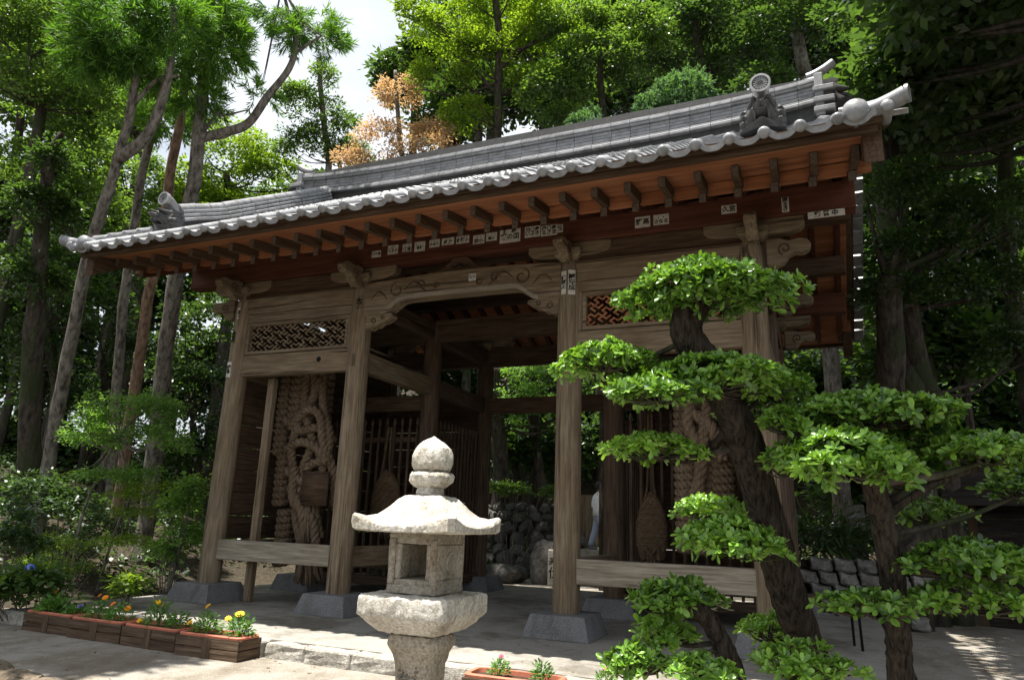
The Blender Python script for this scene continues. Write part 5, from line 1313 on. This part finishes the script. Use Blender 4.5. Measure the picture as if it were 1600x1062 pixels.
hy = shrub('hydrangea', 'broad leaved hydrangea with a blue flower head at the lower left', [(50, 905, 46, 26), (10, 920, 40, 26), (100, 925, 34, 18)], 9.6, L_MID, 55, .11, .075, 87, thr=-.4, per=12)
for px, py in ((47, 888), (64, 876)):
    c = at(px, py, 9.35); m = MB()
    for k in range(26): d_ = Vector(unit(np.random.default_rng(k).normal(size=(1, 3)))[0]); d_.z = abs(d_.z); flower(m, c+d_*.055, .018, d_)
    m.build('flower_head', PETB if px == 47 else L_MAP, hy).matrix_parent_inverse = Matrix.Translation(hy.location).inverted()
shrub('leafy_sprout', 'small light green plant behind the second planter', [(205, 905, 22, 8), (200, 920, 18, 7)], 10.0, L_YEL, 110, .09, .05, 88, thr=-.9, per=10)
shrub('leafy_bush', 'bright green bush on top of the boulder wall', [(800, 765, 28, 12), (775, 760, 20, 12), (860, 770, 24, 10)], 20.6, L_MID, 50, .09, .05, 89)
shrub('broad_leaf_clump', 'strap leaved clump growing over the block wall', [(1290, 830, 36, 20), (1255, 838, 26, 16), (1325, 838, 20, 14)], 13.4, L_DARK, 34, .34, .06, 90, thr=-.6, per=12)
# undergrowth and fallen leaves on the wood's floor
def undergrowth(name, label, n, region, ll, lw, mat, seed, up=True):
    rng = np.random.default_rng(seed); P = []
    while len(P) < n:
        x, y = rng.uniform(region[0], region[1]), rng.uniform(region[2], region[3])
        if -6.3 < x < 8.6 and y < 9.2: continue
        if mnoise.noise(Vector((x*.5, y*.5, seed))) < -.1: continue
        P.append((x, y, H(x, y)))
    P = np.array(P); per = 9 if up else 1; C = np.repeat(P, per, axis=0); k = len(C)
    if up:
        p = C+rng.normal(size=(k, 3))*np.array([.18, .18, .05]); p[:, 2] += rng.uniform(.02, .38, k); t = unit(rng.normal(size=(k, 3))*np.array([1, 1, .3])+np.array([0, 0, .25])); nn = unit(np.array([0, 0, 1.])+rng.normal(size=(k, 3))*.4)
    else:
        p = C+np.array([0, 0, .012]); t = unit(rng.normal(size=(k, 3))*np.array([1, 1, .1])); nn = unit(np.array([0, 0, 1.])+rng.normal(size=(k, 3))*.25)
    b = unit(np.cross(nn, t)); s = rng.uniform(.6, 1.3, k); V = quads(p, t, b, ll*s, lw*s)
    tag(put(name, np_mesh(name, V, np.arange(len(V)).reshape(-1, 4), mat)), label, 'plants', kind='stuff')
undergrowth('undergrowth', 'low green plants covering the floor of the wood', 8500, (-22, 16, -4, 24), .13, .07, L_DARK, 5)
undergrowth('fallen_leaves', 'brown fallen leaves scattered on the earth', 9000, (-14, 14, -6, 16), .07, .04, L_LIT, 6, False)

HUTW = WD('shade_black_timber', (0.012, 0.010, 0.008), (0.028, 0.022, 0.017), (0.05, 0.041, 0.033))  # near-black base colour stands in for the deep shade around the hut
# small dark timber hut among the trees at the right edge
hp = at(1640, 690, 13.5); hut = empty('timber_hut', 'dark old timber hut in the shade at the right edge', 'hut', (hp.x, hp.y, H(hp.x, hp.y)-.1), -.25)
for i in range(9):
    m = MB(); m.box(-1.3, 1.3, -.03, .03, i*.25+.005, (i+1)*.25-.005); m.build('wall_board', HUTW[0], hut).location = (0, -1.0, 0)
    m = MB(); m.box(-.03, .03, -1.0, 1.4, i*.25+.005, (i+1)*.25-.005); m.build('wall_board', HUTW[1], hut).location = (-1.3, 0, 0)
for s in (-1, 1):
    for k in range(8):
        y0, y1 = s*k*.21, s*(k*.21+.23); z0, z1 = 3.25-k*.13, 3.25-(k+1)*.13
        m = MB(); m.hexa([(-1.7, y0, z0), (1.7, y0, z0), (1.7, y1, z1), (-1.7, y1, z1), (-1.7, y0, z0+.03), (1.7, y0, z0+.03), (1.7, y1, z1+.03), (-1.7, y1, z1+.03)]); m.build('roof_board', HUTW[0], hut)
for x in (-1.3, 1.3):
    m = MB(); m.box(x-.07, x+.07, -1.07, -.93, 0, 2.5); m.build('post', BROWN[2], hut)

# a few stray leaves and twigs blown over the paving
rng = np.random.default_rng(17); P = []
while len(P) < 620:
    x, y = rng.uniform(-5.2, 7.5), rng.uniform(-6.5, 5.5)
    if -5.2 < x < 5.4 and y > -2.2:
        if rng.uniform() < .6: continue
        z = .004
    elif -2.46 < y < -2.2: continue
    else: z = -.156
    if mnoise.noise(Vector((x*.8, y*.8, 9))) < -.05: continue
    P.append((x, y, z))
P = np.array(P); k = len(P); t = unit(rng.normal(size=(k, 3))*np.array([1, 1, .12])); nn = unit(np.array([0, 0, 1.])+rng.normal(size=(k, 3))*.2); b = unit(np.cross(nn, t)); s_ = rng.uniform(.5, 1.3, k)
V = quads(P+np.array([0, 0, .006]), t, b, .05*s_, .024*s_); tag(put('leaf_litter', np_mesh('leaf_litter', V, np.arange(len(V)).reshape(-1, 4), L_LIT)), 'stray brown leaves blown over the paving', 'leaves', kind='stuff')

# ------------------------------------------------------------------ cloud-pruned evergreens in the foreground
def leaf_outline():
    "an obovate leaf folded along its midrib, 1 long"
    pr = [(0, 0), (.3, .13), (.62, .22), (.86, .17), (1.0, 0)]
    vs = [(x, 0, .05*math.sin(PI*x)*-1) for x, _ in pr]; L = [(x, w, .05+.02) for x, w in pr[1:4]]; R = [(x, -w, .05+.02) for x, w in pr[1:4]]
    V = np.array(vs+L+R); F = [(0, 1, 5, 5), (1, 2, 6, 5), (2, 3, 7, 6), (3, 4, 7, 7), (0, 8, 1, 1), (1, 8, 9, 2), (2, 9, 10, 3), (3, 10, 4, 4)]
    return V, F
LV, LF = leaf_outline()
LT = []
for f in LF:
    q = list(dict.fromkeys(f)); LT.append((q[0], q[1], q[2]))
    if len(q) == 4: LT.append((q[0], q[2], q[3]))
LT = np.array(LT)
me_leaf = MB().add([tuple(v) for v in LV], [tuple(t) for t in LT]).mesh('leaf', L_MOK, smooth='all')
def pad_leaves(c, r, dens, rng, ll, cover=1.0):
    "rosettes of leaves over the dome of one pruned pad: returns base points, directions, normals and lengths"
    A = PI*r[0]*r[1]*1.5; n = int(A*dens); a = rng.uniform(0, 2*PI, n); q = np.sqrt(rng.uniform(0, 1, n)); under = rng.uniform(0, 1, n) < .24
    x, y = np.cos(a)*q, np.sin(a)*q; z = np.sqrt(np.maximum(0, 1-q**2.4)); z = np.where(under, -z*.55*rng.uniform(0, 1, n)**1.3, z*rng.uniform(.80, 1.12, n))
    jag = np.array([1+.30*mnoise.noise(Vector((u*2.3+c[0]*3, v*2.3, c[2]))) for u, v in zip(x, y)])
    lump = np.array([mnoise.noise(Vector((u*3.1, v*3.1+c[0], c[2]*2))) for u, v in zip(x, y)])
    P = np.array(c)+np.stack([x*r[0]*jag, y*r[1]*jag, (z+.35*lump)*r[2]], axis=1)
    N = unit(np.stack([x*.8, y*.8, .55+.6*z], axis=1)+rng.normal(size=(n, 3))*.28)
    k = 8; B = np.repeat(P, k, axis=0); NN = np.repeat(N, k, axis=0); ang = np.tile(np.arange(k)*2.399, n)+np.repeat(rng.uniform(0, 6.3, n), k)
    s = unit(np.cross(NN, np.array([.3, .5, .81]))); w = np.cross(NN, s); el = np.tile(np.linspace(.15, .95, k), n)[:, None]+rng.normal(size=(n*k, 1))*.12
    t = unit((s*np.cos(ang)[:, None]+w*np.sin(ang)[:, None])*np.cos(el)+NN*np.sin(el)); nr = unit(NN-t*(NN*t).sum(axis=1)[:, None])
    L = ll*rng.uniform(.55, 1.25, n*k)*np.tile(np.linspace(1.08, .72, k), n)
    keep = rng.uniform(0, 1, n*k) < .93
    return (B+NN*.006)[keep], t[keep], nr[keep], L[keep], P
def pruned_tree(label, trunk, pads, d, r0, r1, seed, ll=.058, single=230, barkm=None, extra=()):
    rng = np.random.default_rng(seed); tp = stem_path(trunk, d); base = tp[0].copy(); base.z = -.25
    low = Vector((base.x+(tp[0]-tp[1]).x*.5, base.y+(tp[0]-tp[1]).y*.5, -.25)); root = empty('pruned_evergreen', label, 'tree', low); inv = Matrix.Translation(low).inverted()
    m = MB(); k = d/FPX; P = smoothpath([low]+tp, 14); n = len(P); vs = []
    rr = [(r0+(r1-r0)*(i/(n-1))**.9)*k*(1+.10*mnoise.noise(P[i]*5)) for i in range(n)]
    m.tube(P, rr, 36)
    for pts, a, b in extra: limb(m, [at(x, y, d+z) for x, y, z in pts], a*k, b*k, 12)
    o = m.build('trunk', barkm or B_MOK, root, smooth='all', sub=0, amp=.010, freq=26); o.matrix_parent_inverse = inv
    allB = []; cam_ = np.array(CAM)
    for (px, py, rx, ry, dd, dens) in pads:
        c = at(px, py, d+dd); kk = (d+dd)/FPX; r = (rx*kk, max(rx*.78, ry)*kk, ry*kk*.86)
        c = c-Vector((0, 0, r[2]*.25)); j = min(range(len(P)), key=lambda i: (P[i]-c).length+(0.25*max(0, P[i].z-c.z))); q = P[j]
        mm = MB()
        limb(mm, [q, q.lerp(c, .55)+Vector((0, 0, -.04)), c+Vector((0, 0, -r[2]*.25))], max(.012, .030*min(1, rx/110)), .011, 8)
        lobes = [(c, (r[0]*.74, r[1]*.74, r[2]*.9))]
        for q_ in range(6):
            a_ = q_*1.047+rng.uniform(-.45, .45); e_ = rng.uniform(.55, .72); s_ = rng.uniform(.30, .46)
            lobes.append((c+Vector((math.cos(a_)*r[0]*e_, math.sin(a_)*r[1]*e_, r[2]*rng.uniform(-.38, .12))), (r[0]*s_, r[1]*s_, r[2]*s_*1.15)))
        got = [pad_leaves(tuple(cc), rr_, dens*1.1, rng, ll) for cc, rr_ in lobes]
        B, t, nr, L, PR = [np.concatenate([g[i_] for g in got]) for i_ in range(5)]
        st = c+Vector((0, 0, -r[2]*.3))
        for e in PR[rng.permutation(len(PR))[:40]]:
            e = Vector(e); mid = st.lerp(e, .55)+Vector((rng.uniform(-.03, .03), rng.uniform(-.03, .03), -.025)); mm.tube([st, st.lerp(mid, .6)+Vector((0, 0, -.01)), mid, e], [.008, .006, .005, .0025], 5)
        pad = mm.build('foliage_pad', B_DARK, root, smooth='all'); pad.matrix_parent_inverse = inv
        allB.append((B, t, nr, L, pad))
    # the leaves that show largest are single pieces, the rest one mass per pad
    dist = np.concatenate([np.linalg.norm(B-cam_, axis=1)/L for B, t, nr, L, p in allB]); thr = np.sort(dist)[min(single, len(dist)-1)]
    for B, t, nr, L, pad in allB:
        b = np.cross(nr, t); one = np.linalg.norm(B-cam_, axis=1)/L < thr
        for i in np.nonzero(one)[0]:
            Mx = Matrix(((t[i, 0]*L[i], b[i, 0]*L[i], nr[i, 0]*L[i], B[i, 0]), (t[i, 1]*L[i], b[i, 1]*L[i], nr[i, 1]*L[i], B[i, 1]), (t[i, 2]*L[i], b[i, 2]*L[i], nr[i, 2]*L[i], B[i, 2]), (0, 0, 0, 1)))
            lo = bpy.data.objects.new('leaf', me_leaf); COL.objects.link(lo); lo.parent = pad; lo.matrix_basis = Mx
        r_ = ~one; B, t, nr, L, b = B[r_], t[r_], nr[r_], L[r_], b[r_]
        V = B[:, None, :]+(LV[None, :, 0:1]*t[:, None, :]+LV[None, :, 1:2]*b[:, None, :]+LV[None, :, 2:3]*nr[:, None, :])*L[:, None, None]
        F = (LT[None]+(np.arange(len(B))*len(LV))[:, None, None]).reshape(-1, 3)
        tag(put('foliage', np_mesh('foliage', V.reshape(-1, 3), F, L_MOK, True), pad), kind='stuff')
    return root
pruned_tree('large cloud-pruned evergreen leaning over the right gate post', [(1275, 1062), (1232, 930), (1195, 800), (1160, 680), (1105, 575), (1072, 520), (1085, 470)],
            [(1095, 452, 134, 62, 0, 567), (1110, 590, 130, 40, -.1, 567), (945, 562, 72, 34, .05, 567), (1030, 612, 84, 26, -.2, 513), (1195, 600, 66, 34, .15, 445), (1020, 700, 84, 24, .1, 405), (1140, 842, 82, 44, -.35, 513), (1110, 795, 62, 26, .35, 280), (1250, 1035, 90, 40, -.5, 230), (1170, 640, 60, 34, .3, 330), (1000, 600, 70, 34, .25, 400), (1210, 985, 60, 30, .2, 260)],
            4.2, 28, 25, 91, extra=[([(1215, 850, 0), (1180, 860, -.2), (1145, 860, -.3)], 9, 5), ([(1120, 600, 0), (1040, 620, 0), (960, 590, .05)], 11, 5), ([(1150, 660, 0), (1090, 715, .1), (1030, 715, .1)], 9, 4)])
pruned_tree('cloud-pruned evergreen with a straight trunk at the right edge', [(1408, 1075), (1402, 980), (1388, 860), (1368, 770), (1352, 700)],
            [(1350, 645, 134, 36, .25, 540), (1325, 715, 104, 56, -.1, 567), (1540, 705, 104, 34, 0, 540), (1225, 660, 40, 24, .2, 513), (1520, 875, 110, 36, -.12, 445), (1360, 945, 70, 26, -.15, 260), (1510, 935, 100, 30, -.1, 240), (1450, 800, 60, 26, .45, 260), (1440, 690, 70, 44, .3, 380), (1240, 720, 50, 40, .2, 380), (1420, 740, 60, 36, .2, 330), (1590, 760, 60, 30, .3, 330), (1300, 690, 70, 44, .45, 330)],
            3.7, 20, 17, 92, extra=[([(1380, 810, 0), (1450, 760, 0), (1530, 730, 0)], 8, 4), ([(1392, 880, 0), (1520, 895, .25)], 7, 4)])
pruned_tree('small stubby evergreen with a bent trunk before the right bay', [(1152, 1085), (1130, 1010), (1105, 965), (1078, 940)],
            [(1062, 932, 76, 38, .1, 405), (995, 1030, 58, 34, -.05, 459), (1090, 1045, 60, 26, -.25, 405), (1040, 985, 60, 30, .2, 300)], 3.95, 20, 13, 93, single=120)
